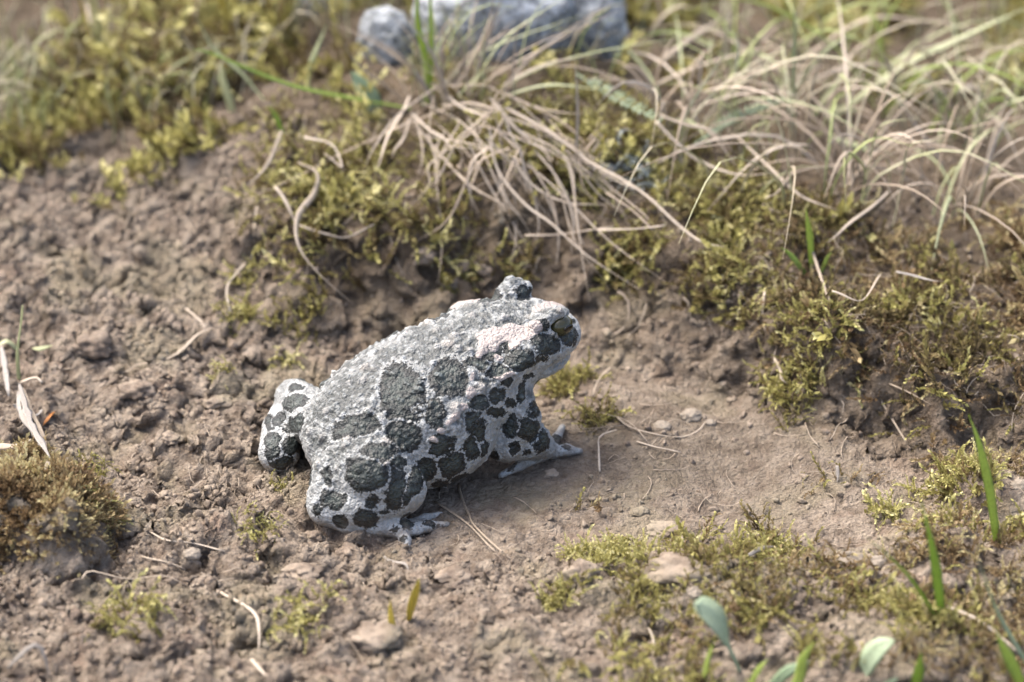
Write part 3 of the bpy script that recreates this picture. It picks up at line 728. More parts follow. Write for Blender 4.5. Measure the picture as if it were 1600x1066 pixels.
def mt(n, base, brown=.5, sd=.2):
    return np.clip(np.where(rng.random(n) < brown, .12 + .1 * rng.normal(size=n), base + sd * rng.normal(size=n)), 0, 1)
def field(n, x0, x1, y0, y1, f):
    x = rng.uniform(x0, x1, n); y = rng.uniform(y0, y1, n); k = rng.random(n) < f(x, y); return x[k], y[k]
def clear(x, y, P):      # nothing grows through the toad
    return np.where(np.hypot((x + 1.4) / 3.5, (y - .3) / 2.6) < 1, 0, 1)
def bank(x, y):
    P = np.stack([x, y], 1); d = y - edge_y(x) - .55 * fbm(P * .35, 3, 3)
    return sst(-.55, .3, d) * sst(6.5, 4.5, d) * sst(-6.2, -4.2, x) * sst(-.75, -.1, vn(P * .85, 501) + .35 * vn(P * 2.1, 502)) * np.where((d < .1) & (x < 3.5) & (x > -2.6), .5, 1)
x, y = field(11500, -6.5, 5.6, 4.0, 12.5, bank); n = len(x)
P = np.stack([x, y], 1)
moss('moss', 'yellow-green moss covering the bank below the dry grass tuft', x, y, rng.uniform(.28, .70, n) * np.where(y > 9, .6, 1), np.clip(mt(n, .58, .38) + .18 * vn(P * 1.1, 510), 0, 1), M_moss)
x, y = field(9500, 4.6, 15, .2, 12, lambda x, y: bank(x, y) * sst(4.4, 5.4, x)); n = len(x); P = np.stack([x, y], 1)
L_ = rng.uniform(.28, .70, n); ti_ = np.clip(mt(n, .52) + .2 * vn(P * .9, 511), 0, 1); bk = (vn(P * .8, 512) + .45 * rng.normal(size=n)) > .12
moss('moss', 'dark olive moss hanging over the right end of the bank', x[~bk], y[~bk], L_[~bk], ti_[~bk], M_mossg)
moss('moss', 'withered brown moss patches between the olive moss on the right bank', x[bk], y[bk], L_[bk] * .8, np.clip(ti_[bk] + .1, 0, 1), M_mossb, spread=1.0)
# brown wiry moss on the right
x, y = field(5000, 7.4, 13, 2.0, 9.5, lambda x, y: np.exp(-(((x - 10.2) / 1.5) ** 2 + ((y - 5.2) / 2.0) ** 2)) * sst(-.2, .3, vn(np.stack([x, y], 1) * .9, 520))); n = len(x)
moss('moss', 'reddish-brown wiry moss on the bank top at the right', x, y, rng.uniform(.5, 1.0, n), np.clip(.5 + rng.normal(size=n) * .16, 0, 1), M_mossb, spread=.5)
# front right carpet
def carpet(x, y):
    P = np.stack([x, y], 1); a = sst(.5, 3.0, x + .35 * vn(P * .8, 530) * 3 - .25 * (y + 4)) * sst(-.9, -2.4, y - .42 * np.clip(x - 4.5, 0, 4) + .7 * vn(P * .7, 531))
    return a * sst(-.15, .3, vn(P * .75, 532) + .6 * vn(P * 1.9, 533) + .4 * sst(5.5, 8, x)) * np.where(x > 3, 1, .5)
x, y = field(13000, .5, 14, -9.5, 1.5, carpet); n = len(x); P = np.stack([x, y], 1); br = vn(P * .55, 540) + .35 * rng.normal(size=n)
k = br > .0
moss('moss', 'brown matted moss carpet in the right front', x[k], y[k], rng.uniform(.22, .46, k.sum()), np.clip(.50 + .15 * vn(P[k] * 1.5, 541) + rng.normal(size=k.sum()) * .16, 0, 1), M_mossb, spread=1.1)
k = ~k
moss('moss', 'yellow moss sprigs growing through the carpet in the right front', x[k], y[k], rng.uniform(.25, .6, k.sum()), np.clip(.44 + .2 * vn(P[k] * 1.5, 542) + rng.normal(size=k.sum()) * .16, 0, 1), M_moss, spread=1.0)
# brown cushion on the left
x, y = field(9000, -11.5, -6.4, -5, 1.2, lambda x, y: np.maximum(sst(1.02, .7, np.hypot((x + 8.7) / 1.5, (y + 2.5) / 1.5) + .16 * vn(np.stack([x, y], 1) * 1.1, 33)), .7 * sst(1.0, .6, np.hypot((x + 9.8) / 1.3, (y + .4) / 1.0)))); n = len(x); P = np.stack([x, y], 1)
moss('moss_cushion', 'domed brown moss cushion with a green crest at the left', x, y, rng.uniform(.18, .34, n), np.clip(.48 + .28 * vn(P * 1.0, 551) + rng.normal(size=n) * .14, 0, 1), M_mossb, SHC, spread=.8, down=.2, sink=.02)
# background moss beyond the bank and on the upper slope
def bgd(x, y):
    P = np.stack([x, y], 1); return np.where(np.hypot(x + 1.2, (y - 10.4) / 1.3) < 1.6, .15, 1) * np.where((y < 15) & (np.abs(x - .3) < 3.4), .25, 1) * sst(8.8, 12.5, y + 1.5 * vn(P * .4, 560)) * sst(-.1, .45, vn(P * .55, 561)) * sst(40, 24, y)
x, y = field(13000, -15, 16, 8.8, 30, bgd); n = len(x); P = np.stack([x, y], 1)
moss('moss', 'mixed yellow and brown moss across the blurred upper ground', x, y, rng.uniform(.4, .9, n), np.clip(.50 + .3 * vn(P * .6, 562) + rng.normal(size=n) * .14, 0, 1), M_moss, SHC, spread=.6)
x, y = field(700, -11, -3.5, 12.5, 18, lambda x, y: sst(.2, .5, vn(np.stack([x, y], 1) * .5, 565) + .55 * np.exp(-(((x + 6.5) / 3) ** 2)))); n = len(x)
moss('moss', 'tall yellow-brown upright moss on the upper left ground', x, y, rng.uniform(.9, 2.0, n), mt(n, .52, .35), M_moss, SH, spread=.25)
# small countable tufts on the soil: pixel, radius cm, count, label, material, shoot length, tint
for (px, py, rx, n, lab, mat, L, ti) in [
    (408, 822, .42, 60, 'pale green moss tuft left of the toad heel', M_moss, .34, .58),
    (205, 965, .55, 55, 'curled yellow-green moss tuft below the forked straw', M_moss, .52, .66),
    (470, 972, .52, 60, 'low bright moss tuft on a rusty clod in the front', M_moss, .50, .68),
    (365, 497, .42, 80, 'olive-yellow moss tuft on the slope by the bent straw', M_moss, .36, .56),
    (345, 578, .22, 30, 'tiny bright green moss tuft under the crossed straws', M_moss, .30, .66),
    (440, 562, .20, 16, 'lime green sprout of moss above the left hind leg', M_moss, .42, .80),
    (395, 432, .40, 70, 'green moss tuft at the left end of the bank', M_moss, .40, .62),
    (470, 500, .55, 110, 'dull olive moss tuft between bank and toad back', M_mossg, .38, .50),
    (435, 762, .22, 24, 'yellow moss tuft tucked under the left hind leg', M_moss, .32, .62),
    (150, 790, .32, 30, 'bright green sprig hanging on the brown cushion', M_moss, .48, .74),
    (145, 735, .40, 70, 'dark green crest tuft on the brown cushion', M_mossg, .30, .62),
    (880, 600, .55, 120, 'wispy olive moss tuft under the chin of the toad', M_moss, .42, .46),
    (930, 655, .40, 60, 'straggly moss tuft beyond the toad hand', M_mossg, .42, .52),
    (1245, 575, .75, 200, 'hanging yellow-green moss tuft on the bank corner', M_moss, .48, .56),
    (960, 880, .75, 220, 'bright yellow-green moss tuft in front of the silt', M_moss, .34, .66),
    (870, 935, .40, 70, 'little moss tuft beside the upright dark clod', M_moss, .32, .60),
    (1200, 870, .60, 110, 'yellow moss tuft with a pale stick on it', M_moss, .44, .68),
    (1380, 805, .35, 40, 'forked yellow moss tuft over the reddish clod', M_moss, .55, .76),
    (1500, 740, .8, 130, 'loose olive moss tuft on the right margin', M_moss, .55, .60),
    (1020, 950, .5, 80, 'dark moss tuft left of the spoon-shaped leaf', M_mossg, .34, .62),
    (1240, 660, .3, 24, 'thin moss tuft at the foot of the bank corner', M_mossg, .34, .5),
    (60, 190, .7, 110, 'blurred yellow moss tuft at the upper left', M_moss, .7, .62),
    (70, 235, .5, 60, 'small mossy tuft with rusty tips on the upper slope', M_mossb, .6, .6)]:
    c0 = march(px, py); a = rng.uniform(0, 6.283, n); r_ = rx * np.sqrt(rng.random(n)) * (1 + .3 * np.sin(3 * a + px))
    x, y = c0[0] + r_ * np.cos(a), c0[1] + .9 * r_ * np.sin(a); ok = np.hypot((x + 1.7) / 2.6, (y - .1) / 1.6) > .9
    moss('moss_tuft', lab, x[ok], y[ok], L * rng.uniform(.65, 1.25, ok.sum()), np.clip(ti + rng.normal(size=ok.sum()) * .13, 0, 1), mat, SHL if n < 70 else SH, 'moss', None, spread=.9)
# lichen
c0 = march(985, 275); n = 70; a = rng.uniform(0, 6.28, n); r_ = .45 * np.sqrt(rng.random(n))
moss('lichen', 'curly grey lichen clump on the bank between the straws', c0[0] + r_ * np.cos(a), c0[1] + r_ * np.sin(a), rng.uniform(.4, .75, n), rng.uniform(.25, .85, n), M_lich, SHL, 'lichen', None, spread=1.0)
# ------------------------------------------------------------------ straws, grass, leaves
def straw_mat(name, a, b, rough_=.55, trans=.15):
    m = NT(name); oi = m.n('ShaderNodeObjectInfo').outputs['Random']; nz = m.noise(m.coord(1, True), 5, 3)
    c_ = m.mix(m.math('ADD', m.math('MULTIPLY', oi, .7), m.math('MULTIPLY', nz, .4)), a, b); c_ = m.mix(m.ss(m.noise(m.coord(1, True), 13, 4, .7), .48, .70, 0, .5), c_, m.mix(.5, a, (.10, .075, .045))); m.set(Base_Color=c_, Roughness=rough_, Specular_IOR_Level=.35)
    tr = m.n('ShaderNodeBsdfTranslucent'); m.put(c_, tr.inputs['Color']); mx = m.n('ShaderNodeMixShader'); mx.inputs[0].default_value = trans
    m.put(m.b.outputs[0], mx.inputs[1]); m.put(tr.outputs[0], mx.inputs[2]); m.put(mx.outputs[0], m.out.inputs['Surface']); return m.m
M_dry = straw_mat('dry_straw', (.29, .235, .17), (.50, .43, .34))
M_drydark = straw_mat('dark_straw', (.21, .165, .115), (.38, .31, .23))
M_grass = straw_mat('green_blade', (.27, .38, .08), (.42, .50, .15), .45, .55)
M_pale = straw_mat('pale_green_blade', (.34, .38, .19), (.52, .54, .33), .5, .3)
M_blue = straw_mat('blue_green_blade', (.25, .34, .20), (.38, .46, .31), .45, .25)
M_husk = straw_mat('papery_husk', (.20, .18, .155), (.36, .33, .29), .6, .25)
M_orange = straw_mat('orange_leaf', (.30, .12, .03), (.42, .18, .05), .6, .2)
M_yellow = straw_mat('yellow_leaf', (.42, .34, .05), (.55, .46, .10), .5, .3)

def spline(P, n):
    P = np.asarray(P, float)
    if len(P) < 3: t = np.linspace(0, 1, n)[:, None]; return P[0] * (1 - t) + P[-1] * t
    Q = np.vstack([2 * P[0] - P[1], P, 2 * P[-1] - P[-2]]); out = []
    for u in np.linspace(0, len(P) - 1 - 1e-9, n):
        k = int(u); f = u - k; a, b, c_, d = Q[k:k + 4]
        out.append(.5 * (2 * b + (c_ - a) * f + (2 * a - 5 * b + 4 * c_ - d) * f * f + (3 * b - a - 3 * c_ + d) * f ** 3))
    return np.array(out)
PROF = dict(blade=lambda t: np.clip(.75 + .6 * t, 0, 1) * np.clip((1 - t) * 2.2, .10, 1), stalk=lambda t: .85 + .15 * np.sin(t * 9) - .35 * t, spoon=lambda t: .12 + .88 * sst(.35, .72, t) * np.sqrt(np.clip(1 - ((t - .78) / .225) ** 2 * (t > .78), .02, 1)),
            lens=lambda t: (.18 + .82 * np.sin(np.pi * np.clip(t, 0, 1)) ** .8) * (1 + .22 * np.sin(t * 17) + .15 * np.sin(t * 31 + 1)) * np.where(np.abs(t - .5) < .09, .62, 1), leaf=lambda t: .10 + .9 * np.sin(np.pi * t ** .8) ** .9)
def blade_mesh(P, w, prof='blade', thick=.28, fold=.25, seed=0, n=None):
    r = np.random.default_rng(seed); L = np.linalg.norm(np.diff(P, axis=0), axis=1).sum(); n = n or int(np.clip(L / .16, 8, 26))
    C = spline(P, n); t = np.linspace(0, 1, n); T = np.gradient(C, axis=0); T /= np.linalg.norm(T, axis=1, keepdims=True)
    if prof in ('blade', 'stalk'): C = C + (r.normal(size=3) * .02)[None] * np.sin(t * r.uniform(3, 9))[:, None]
    up = np.array([.3 * r.normal(), .3 * r.normal() - .45, 1.0]); W = PROF[prof](t) * w / 2; tw = r.uniform(-.6, .6) * t
    sx_ = np.cross(T, up); sx_ /= np.linalg.norm(sx_, axis=1, keepdims=True); sy = np.cross(sx_, T)
    cx = sx_ * np.cos(tw)[:, None] + sy * np.sin(tw)[:, None]; cy = np.cross(cx, T)
    ring = [(-1, fold), (-.45, thick * .5 + fold * .3), (.45, thick * .5 + fold * .3), (1, fold), (.45, -thick * .5 + fold * .2), (-.45, -thick * .5 + fold * .2)]
    V = np.concatenate([C + cx * (W * a)[:, None] + cy * (W * b)[:, None] for a, b in ring]); m = len(ring)
    F = [(j * n + i, j * n + i + 1, ((j + 1) % m) * n + i + 1, ((j + 1) % m) * n + i) for j in range(m) for i in range(n - 1)]
    caps = [(0, n, 2 * n, 3 * n), (0, 3 * n, 4 * n, 5 * n), (n - 1, 4 * n - 1, 3 * n - 1, 2 * n - 1), (n - 1, 6 * n - 1, 5 * n - 1, 4 * n - 1)]
    return V, np.array(F + caps)
_sd = [1000]
def trace(pts, l0=.06, l1=.06, mode='mix', depth=0.0, floor=.05):
    """photo pixels -> curve: both ends rest on (or l0/l1 above) the ground, the middle spans between them"""
    if mode == 'lie': return np.array([march(x_, y_, l0 + (l1 - l0) * i / max(1, len(pts) - 1)) for i, (x_, y_) in enumerate(pts)])
    if mode == 'up':                       # rooted at the first pixel, growing in an upright plane leaning by 'depth'
        b = march(*pts[0]); out = [b - np.array([0, 0, .1])]
        for i, (x_, y_) in enumerate(pts[1:], 1):
            d = ray(x_, y_); Y = b[1] + depth * i / (len(pts) - 1); out.append(CAM + d * (Y - CAM[1]) / d[1])
        return np.array(out)
    a, b = march(*pts[0], l0), march(*pts[-1], l1); da, db = (a - CAM) @ CF, (b - CAM) @ CF; out = []
    s_ = np.r_[0, np.cumsum(np.hypot(*np.diff(np.array(pts, float), axis=0).T))]; s_ /= s_[-1]
    for u, (x_, y_) in zip(s_, pts):
        g = (march(x_, y_, floor) - CAM) @ CF; dd = da + (db - da) * u; out.append(CAM + ray(x_, y_) * min(dd, g))
    return np.array(out)
def blade(P, wpx, mat, label=None, name='straw', cat='straw', parent=None, prof='blade', group=None, thick=.28, fold=.25):
    _sd[0] += 1; P = np.asarray(P); w = wpx * ((P[len(P) // 2] - CAM) @ CF) / KPX
    V, F = blade_mesh(P, w, prof, thick, fold, _sd[0])
    if parent is None: return tag(mk(name, V, F, mat, None, P[0]), label, cat, group)
    return mk(name, V - np.array(parent['_o']), F, mat, parent)
def thing(name, label, cat, o, group=None):
    e = empty(name, o); e['_o'] = [float(v) for v in o]; return tag(e, label, cat, group)

# --- the dry tuft on the bank
o = march(685, 172)
tuft = thing('grass_tuft', 'tuft of dry drooping grass blades with a few green ones on the bank crest', 'grass', o)
for pts, w, m in [
    ([(640,150),(612,205),(585,270)], 7, M_dry), ([(643,177),(672,205),(695,217),(710,240)], 6, M_dry), ([(643,177),(667,213),(730,287),(777,317),(833,343)], 6, M_dry),
    ([(690,135),(760,135),(830,165),(880,176),(926,177)], 6, M_dry), ([(765,152),(800,195),(840,230),(881,264)], 8, M_dry), ([(772,158),(812,208),(850,236)], 6, M_dry),
    ([(790,168),(850,200),(907,240),(940,268),(987,287)], 8, M_dry), ([(905,245),(1000,300),(1060,350),(1100,380),(1137,389)], 6, M_dry),
    ([(763,230),(737,255),(732,293),(750,333)], 6, M_dry), ([(765,200),(780,265),(820,320),(860,350),(920,400),(1000,452)], 6, M_dry),
    ([(810,225),(820,262),(822,302)], 6, M_dry), ([(815,228),(795,268),(773,315)], 5, M_dry), ([(835,235),(866,272),(888,315),(897,353),(893,396)], 7, M_dry),
    ([(828,255),(856,300),(870,350),(873,420)], 5, M_drydark), ([(800,245),(835,290),(885,316),(947,320)], 5, M_dry), ([(650,185),(660,230),(652,278)], 4, M_dry),
    ([(640,185),(625,225),(612,245)], 5, M_dry), ([(735,195),(800,210),(840,222)], 4, M_drydark), ([(700,150),(735,175),(775,185)], 7, M_dry),
    ([(690,165),(730,160),(770,172),(800,190)], 6, M_dry), ([(655,175),(625,195),(600,210)], 5, M_drydark), ([(850,300),(873,360),(868,418)], 4, M_dry)]:
    blade(trace(pts, .75, .50, floor=.42), w * .82, m, name='blade', parent=tuft)
for pts, w, m, dp in [
    ([(668,160),(664,90),(655,30),(650,-60)], 11, M_grass, -.6), ([(674,162),(674,90),(672,20),(675,-70)], 9, M_grass, .3), ([(640,158),(600,130),(556,98),(528,58)], 6, M_drydark, -.5),
    ([(700,150),(745,90),(770,40),(790,-20)], 6, M_drydark, .5), ([(705,150),(735,95),(765,30),(772,-30)], 5, M_dry, .2), ([(715,150),(800,85),(880,45),(935,22)], 6, M_dry, -.4),
    ([(720,155),(780,115),(850,75),(945,5)], 5, M_dry, 1.0), ([(712,150),(725,100),(715,50),(708,0)], 6, M_drydark, .6), ([(690,150),(692,80),(688,30)], 6, M_drydark, .8),
    ([(735,158),(800,125),(860,100),(935,85)], 5, M_dry, .5), ([(680,160),(655,120),(640,95)], 5, M_dry, -.2), ([(725,150),(760,105),(775,65)], 4, M_dry, -.3),
    ([(650,165),(560,156),(450,132),(330,84),(300,78)], 7, M_grass, -1.2), ([(745,160),(850,135),(935,140)], 6, M_pale, -.2), ([(700,160),(745,120),(800,100)], 4, M_pale, 0)]:
    blade(trace(pts, mode='up', depth=dp), w, m, name='blade', parent=tuft)

for i in range(40):
    a0 = (rng.uniform(640, 860), rng.uniform(130, 235)); dx_ = rng.normal(60, 120); ln = rng.uniform(70, 260); bx = a0[0] + dx_ * .45 + rng.normal() * 12; ex_ = a0[0] + dx_
    blade(trace([a0, (bx, a0[1] + ln * rng.uniform(.10, .5)), (bx * .4 + ex_ * .6 + rng.normal() * 14, a0[1] + ln * .72), (ex_, a0[1] + ln)], .7, .35, floor=.32), rng.uniform(2.2, 3.6), M_dry if rng.random() < .6 else M_drydark, name='blade', parent=tuft)
for i in range(44):
    a0 = (rng.uniform(640, 800), rng.uniform(135, 180)); dx_ = rng.normal(40, 110); ln = rng.uniform(60, 190)
    blade(trace([a0, (a0[0] + dx_ * .35, a0[1] - ln * .55), (a0[0] + dx_, a0[1] - ln)], mode='up', depth=rng.uniform(-.5, 1.2)), rng.uniform(2.4, 4.2), (M_dry, M_drydark, M_pale)[i % 3], name='blade', parent=tuft)
# --- single straws lying about: each its own thing
for pts, w, m, lab, l0, l1 in [
    ([(467,255),(496,272),(492,305),(466,342),(468,388),(500,430),(556,478)], 10, M_dry, 'thick pale S-shaped straw at the left end of the bank', .12, .06),
    ([(430,292),(448,318),(463,352)], 6, M_dry, 'short straw touching the thick S-shaped straw', .12, .08),
    ([(440,205),(420,255),(383,292)], 6, M_dry, 'grey straw slanting over the upper slope beside the bank', .4, .05),
    ([(475,215),(520,228),(536,262),(505,240)], 5, M_dry, 'small hooked straw above the thick S-shaped straw', .12, .08),
    ([(402,322),(398,370),(390,415)], 6, M_dry, 'straight grey straw hanging left of the thick S-shaped straw', .15, .08),
    ([(466,352),(510,365),(545,372),(585,350)], 4, M_dry, 'thin tan straw caught in the bank moss', .15, .12),
    ([(360,490),(355,450),(372,425),(385,410)], 5, M_dry, 'thin bent straw in front of the green moss at the bank end', .06, .12),
    ([(290,482),(318,508),(330,535),(342,558)], 6, M_dry, 'bent pale straw crossing the straight one on the slope', .06, .05),
    ([(332,513),(290,540),(240,573)], 6, M_dry, 'straight pale straw crossing the bent one on the slope', .12, .04),
    ([(232,575),(222,600),(210,640)], 4, M_drydark, 'thin dark straw below the crossed straws', .04, .04),
    ([(170,575),(195,582),(215,570),(240,565)], 4, M_drydark, 'fine wavy root fibre on the slope clods', .04, .04),
    ([(128,906),(143,893),(200,905),(255,899),(290,915)], 5, M_dry, 'angular forked straw in front of the brown moss cushion', .05, .06),
    ([(200,908),(155,948),(108,985)], 5, M_drydark, 'dark straw slanting down from the forked straw', .07, .04),
    ([(236,832),(262,845),(300,848),(352,862)], 4, M_dry, 'thin kinked straw right of the brown moss cushion', .05, .05),
    ([(222,870),(255,876),(290,892)], 4, M_dry, 'short yellowish straw above the forked straw', .04, .04),
    ([(300,915),(360,905),(420,893)], 4, M_drydark, 'faint straight straw leading from the forked straw to the toad', .05, .05),
    ([(343,925),(393,955),(404,985),(405,1024)], 6, M_dry, 'arched tan straw beside the bright moss tuft', .06, .05),
    ([(383,1018),(402,1040),(422,1064)], 7, M_dry, 'short stout straw below the arched straw', .04, .04),
    ([(12,1045),(60,1010),(80,1060)], 8, M_husk, 'blurred whitish straw bit in the near soil', .04, .04),
    ([(716,756),(733,800),(740,825),(800,870)], 5, M_drydark, 'forked grey twig lying under the belly of the toad', .05, .04),
    ([(680,784),(738,825),(774,862)], 4, M_drydark, 'thin grey twig crossing the forked twig by the hind foot', .05, .04),
    ([(937,737),(937,705),(938,682),(962,670)], 4, M_dry, 'hooked white straw standing right of the toad hand', .03, .2),
    ([(962,650),(985,668),(1020,678),(1060,682),(1090,672),(1105,660)], 5, M_dry, 'wavy pale straw lying before the round olive-brown pebble', .08, .05),
    ([(885,672),(940,668),(985,664)], 4, M_drydark, 'thin dark straw touching the inner finger of the toad', .05, .06),
    ([(954,575),(938,592),(925,618)], 4, M_dry, 'short straw leaning behind the toad hand', .3, .05),
    ([(965,455),(984,470),(982,505),(960,522),(935,530)], 5, M_drydark, 'curled root hanging from the bank beside the snout', .3, .1),
    ([(1068,465),(1080,490),(1088,510)], 4, M_dry, 'short white rootlet on the bank face', .15, .1),
    ([(995,690),(1030,700),(1062,706)], 4, M_dry, 'straight thin straw on the silt beneath the wavy straw', .03, .03),
    ([(1010,978),(1022,1020),(1040,1064)], 6, M_dry, 'bent pale straw left of the spoon-shaped leaf', .08, .05),
    ([(1025,190),(1060,225),(1100,255),(1160,275),(1232,267)], 8, M_dry, 'bright curved straw sweeping right along the bank top', .5, .35),
    ([(1153,215),(1200,260),(1250,305),(1312,330)], 6, M_dry, 'long grey straw sliding down the bank right of the feathery leaf', .4, .15),
    ([(1030,180),(1075,195),(1110,205),(1150,240)], 6, M_dry, 'pale straw lying behind the bright curved straw', .4, .3),
    ([(1240,268),(1215,300),(1195,312)], 5, M_dry, 'short straw crossing the long grey straw', .3, .2),
    ([(1388,300),(1335,345),(1292,378)], 6, M_dry, 'straight tan straw stuck in the right bank', .35, .08),
    ([(1262,370),(1300,480),(1350,580),(1420,697)], 5, M_drydark, 'long thin straw leaning down over the right bank', .3, .04),
    ([(1390,600),(1440,625),(1490,650)], 4, M_drydark, 'thin root in the hollow of the right bank', .15, .1),
    ([(1195,455),(1192,490),(1196,520)], 5, M_dry, 'small upright straw on the moss of the bank corner', .2, .12),
    ([(1210,560),(1222,590),(1230,600)], 6, M_dry, 'stubby pale straw in the hanging moss tuft', .2, .15),
    ([(1300,455),(1345,470),(1375,430)], 5, M_dry, 'looped dry straw on top of the right bank', .3, .3),
    ([(1400,425),(1440,435),(1475,440)], 6, M_husk, 'pale flat straw lying on the right bank top', .3, .3),
    ([(1170,868),(1190,858),(1215,852)], 8, M_husk, 'short white stick on the yellow moss tuft', .2, .2),
    ([(1308,728),(1309,740),(1308,754)], 7, M_husk, 'tiny white stub upright on the silt', .22, .02),
    ([(1480,948),(1530,968),(1570,1000),(1600,1030)], 6, M_dry, 'pale straw arching under the blue-green blade', .25, .2),
    ([(1060,825),(1075,855),(1090,872)], 4, M_dry, 'thin straw splinter on the flat grey clod', .1, .04),
    ([(600,870),(628,880),(640,898)], 6, M_husk, 'tiny curled white root below the hind toes', .05, .04),
    ([(1020,360),(990,330),(945,300)], 5, M_drydark, 'dark straw end among the bank moss', .25, .25),
    ([(925,640),(975,655),(1010,690)], 4, M_dry, 'crooked straw between the toad hand and the flat dark pebble', .05, .05),
    ([(935,360),(990,358),(1040,352)], 4, M_dry, 'level straw lying across the bank moss', .2, .2),
    ([(820,368),(880,365),(960,356)], 4, M_dry, 'level yellow straw under the drooping blades', .25, .25)]:
    up_ = .55 if max(p_[1] for p_ in pts) < 485 and pts[0][0] > 420 else 0.0      # lies on top of the moss
    blade(trace(pts, l0 + up_, l1 + up_, floor=.05 + up_), w, m, lab, prof='stalk' if w < 6 else 'blade', thick=.7)

# --- green blades and stems that stand by themselves
for pts, w, m, lab, dp, nm in [
    ([(1240,210),(1238,120),(1242,40),(1240,-40)], 10, M_pale, 'tall blurred olive stem behind the feathery leaf', .3, 'grass_shoot'),
    ([(897,290),(902,180),(897,80)], 5, M_dry, 'thin upright dry stem right of the tuft', .2, 'grass_shoot'),
    ([(1268,420),(1264,370),(1260,325)], 12, M_grass, 'short bright green blade on the dark right bank', -.2, 'grass_shoot'),
    ([(1262,425),(1240,405),(1220,385)], 10, M_grass, 'green blade leaning left beside the short bright one', -.2, 'grass_shoot'),
    ([(1275,428),(1290,410),(1300,395)], 7, M_grass, 'small green blade leaning right beside the short bright one', -.1, 'grass_shoot'),
    ([(1440,895),(1478,960),(1462,870),(1440,785)], 13, M_grass, 'upright lime blade in the right front moss', -.6, 'grass_shoot'),
    ([(1475,980),(1430,915),(1390,870),(1340,828)], 13, M_grass, 'lime blade leaning left over the moss carpet', -.8, 'grass_shoot'),
    ([(1560,850),(1548,770),(1530,700),(1512,650)], 12, M_grass, 'tall pale green blade at the right margin', -.4, 'grass_shoot'),
    ([(1610,1040),(1560,960),(1540,910),(1524,868)], 15, M_blue, 'blue-green grass blade leaning from the right margin', -.8, 'grass_shoot'),
    ([(1598,1075),(1575,1030),(1555,985)], 18, M_grass, 'broad lime blade in the front right corner', -.6, 'grass_shoot'),
    ([(1478,980),(1470,1000),(1440,1040)], 8, M_grass, 'low green blade at the foot of the upright lime blade', -.3, 'grass_shoot'),
    ([(1100,1075),(1108,1030),(1118,995)], 15, M_grass, 'blurred green blade next to the spoon-shaped leaf', -.4, 'grass_shoot'),
    ([(1165,1080),(1185,1050),(1200,1030)], 13, M_grass, 'blurred yellow-green blade in the near front', -.3, 'grass_shoot'),
    ([(1190,1085),(1230,1050),(1265,1035)], 14, M_blue, 'blurred flat blade bending right in the near front', -.3, 'grass_shoot'),
    ([(1235,1080),(1255,1040),(1272,1003)], 16, M_grass, 'broad green blade standing in the near front', -.3, 'grass_shoot'),
    ([(1425,1080),(1432,1050),(1440,1020)], 14, M_grass, 'yellowish blade stub near the round green leaf', -.3, 'grass_shoot'),
    ([(365,175),(352,130),(345,95)], 18, M_pale, 'broad pale green blade upright on the upper left ground', -.2, 'grass_shoot'),
    ([(170,165),(240,122),(300,85),(332,68)], 10, M_pale, 'pale stalk leaning right on the upper left ground', -.3, 'grass_shoot'),
    ([(420,160),(380,115),(330,75),(305,25)], 8, M_pale, 'blurred stalk crossing the pale leaning stalk', .5, 'grass_shoot'),
    ([(480,140),(490,90),(510,35)], 8, M_pale, 'slim blurred blade left of the stone', .4, 'grass_shoot'),
    ([(445,215),(432,185),(420,165)], 9, M_grass, 'small green shoot with a red base on the slope edge', -.1, 'grass_shoot'),
    ([(1268,180),(1300,140),(1338,97)], 12, M_pale, 'stout cream stalk leaning right behind the bank', .2, 'grass_shoot'),
    ([(1300,180),(1400,110),(1500,60),(1610,10)], 12, M_pale, 'long pale green blade reaching to the upper right', .8, 'grass_shoot'),
    ([(1280,172),(1310,172),(1348,172)], 12, M_pale, 'flat cream blade lying beside the stout cream stalk', .1, 'grass_shoot'),
    ([(1290,205),(1340,228),(1400,250),(1500,266)], 12, M_pale, 'drooping pale green blade over the right bank top', -1.2, 'grass_shoot'),
    ([(1000,140),(1090,105),(1200,75),(1290,60)], 12, M_dry, 'blurred tan stalk across the upper right ground', .5, 'grass_shoot'),
    ([(1020,100),(1080,60),(1130,25)], 10, M_dry, 'blurred cream stalk rising above the bank', .6, 'grass_shoot'),
    ([(1250,90),(1350,35),(1440,30),(1520,45)], 12, M_dry, 'blurred arched stalk at the upper right', .8, 'grass_shoot'),
    ([(1420,145),(1500,140),(1610,118)], 14, M_husk, 'blurred whitish stalk lying at the far right', .3, 'grass_shoot'),
    ([(1480,260),(1440,210),(1400,150)], 9, M_dry, 'blurred dry stalk leaning left on the right bank', .2, 'grass_shoot'),
    ([(1440,330),(1410,275),(1380,240)], 10, M_dry, 'thick dry stalk end above the reddish-brown moss', .1, 'grass_shoot')]:
    if pts[0] == (1440, 895): pts = [(1470, 968), (1466, 930), (1456, 860), (1440, 785)]
    blade(trace(pts, mode='up', depth=dp), w * (1.35 if pts[0][1] > 700 else 1.0), m, lab, nm, 'grass')

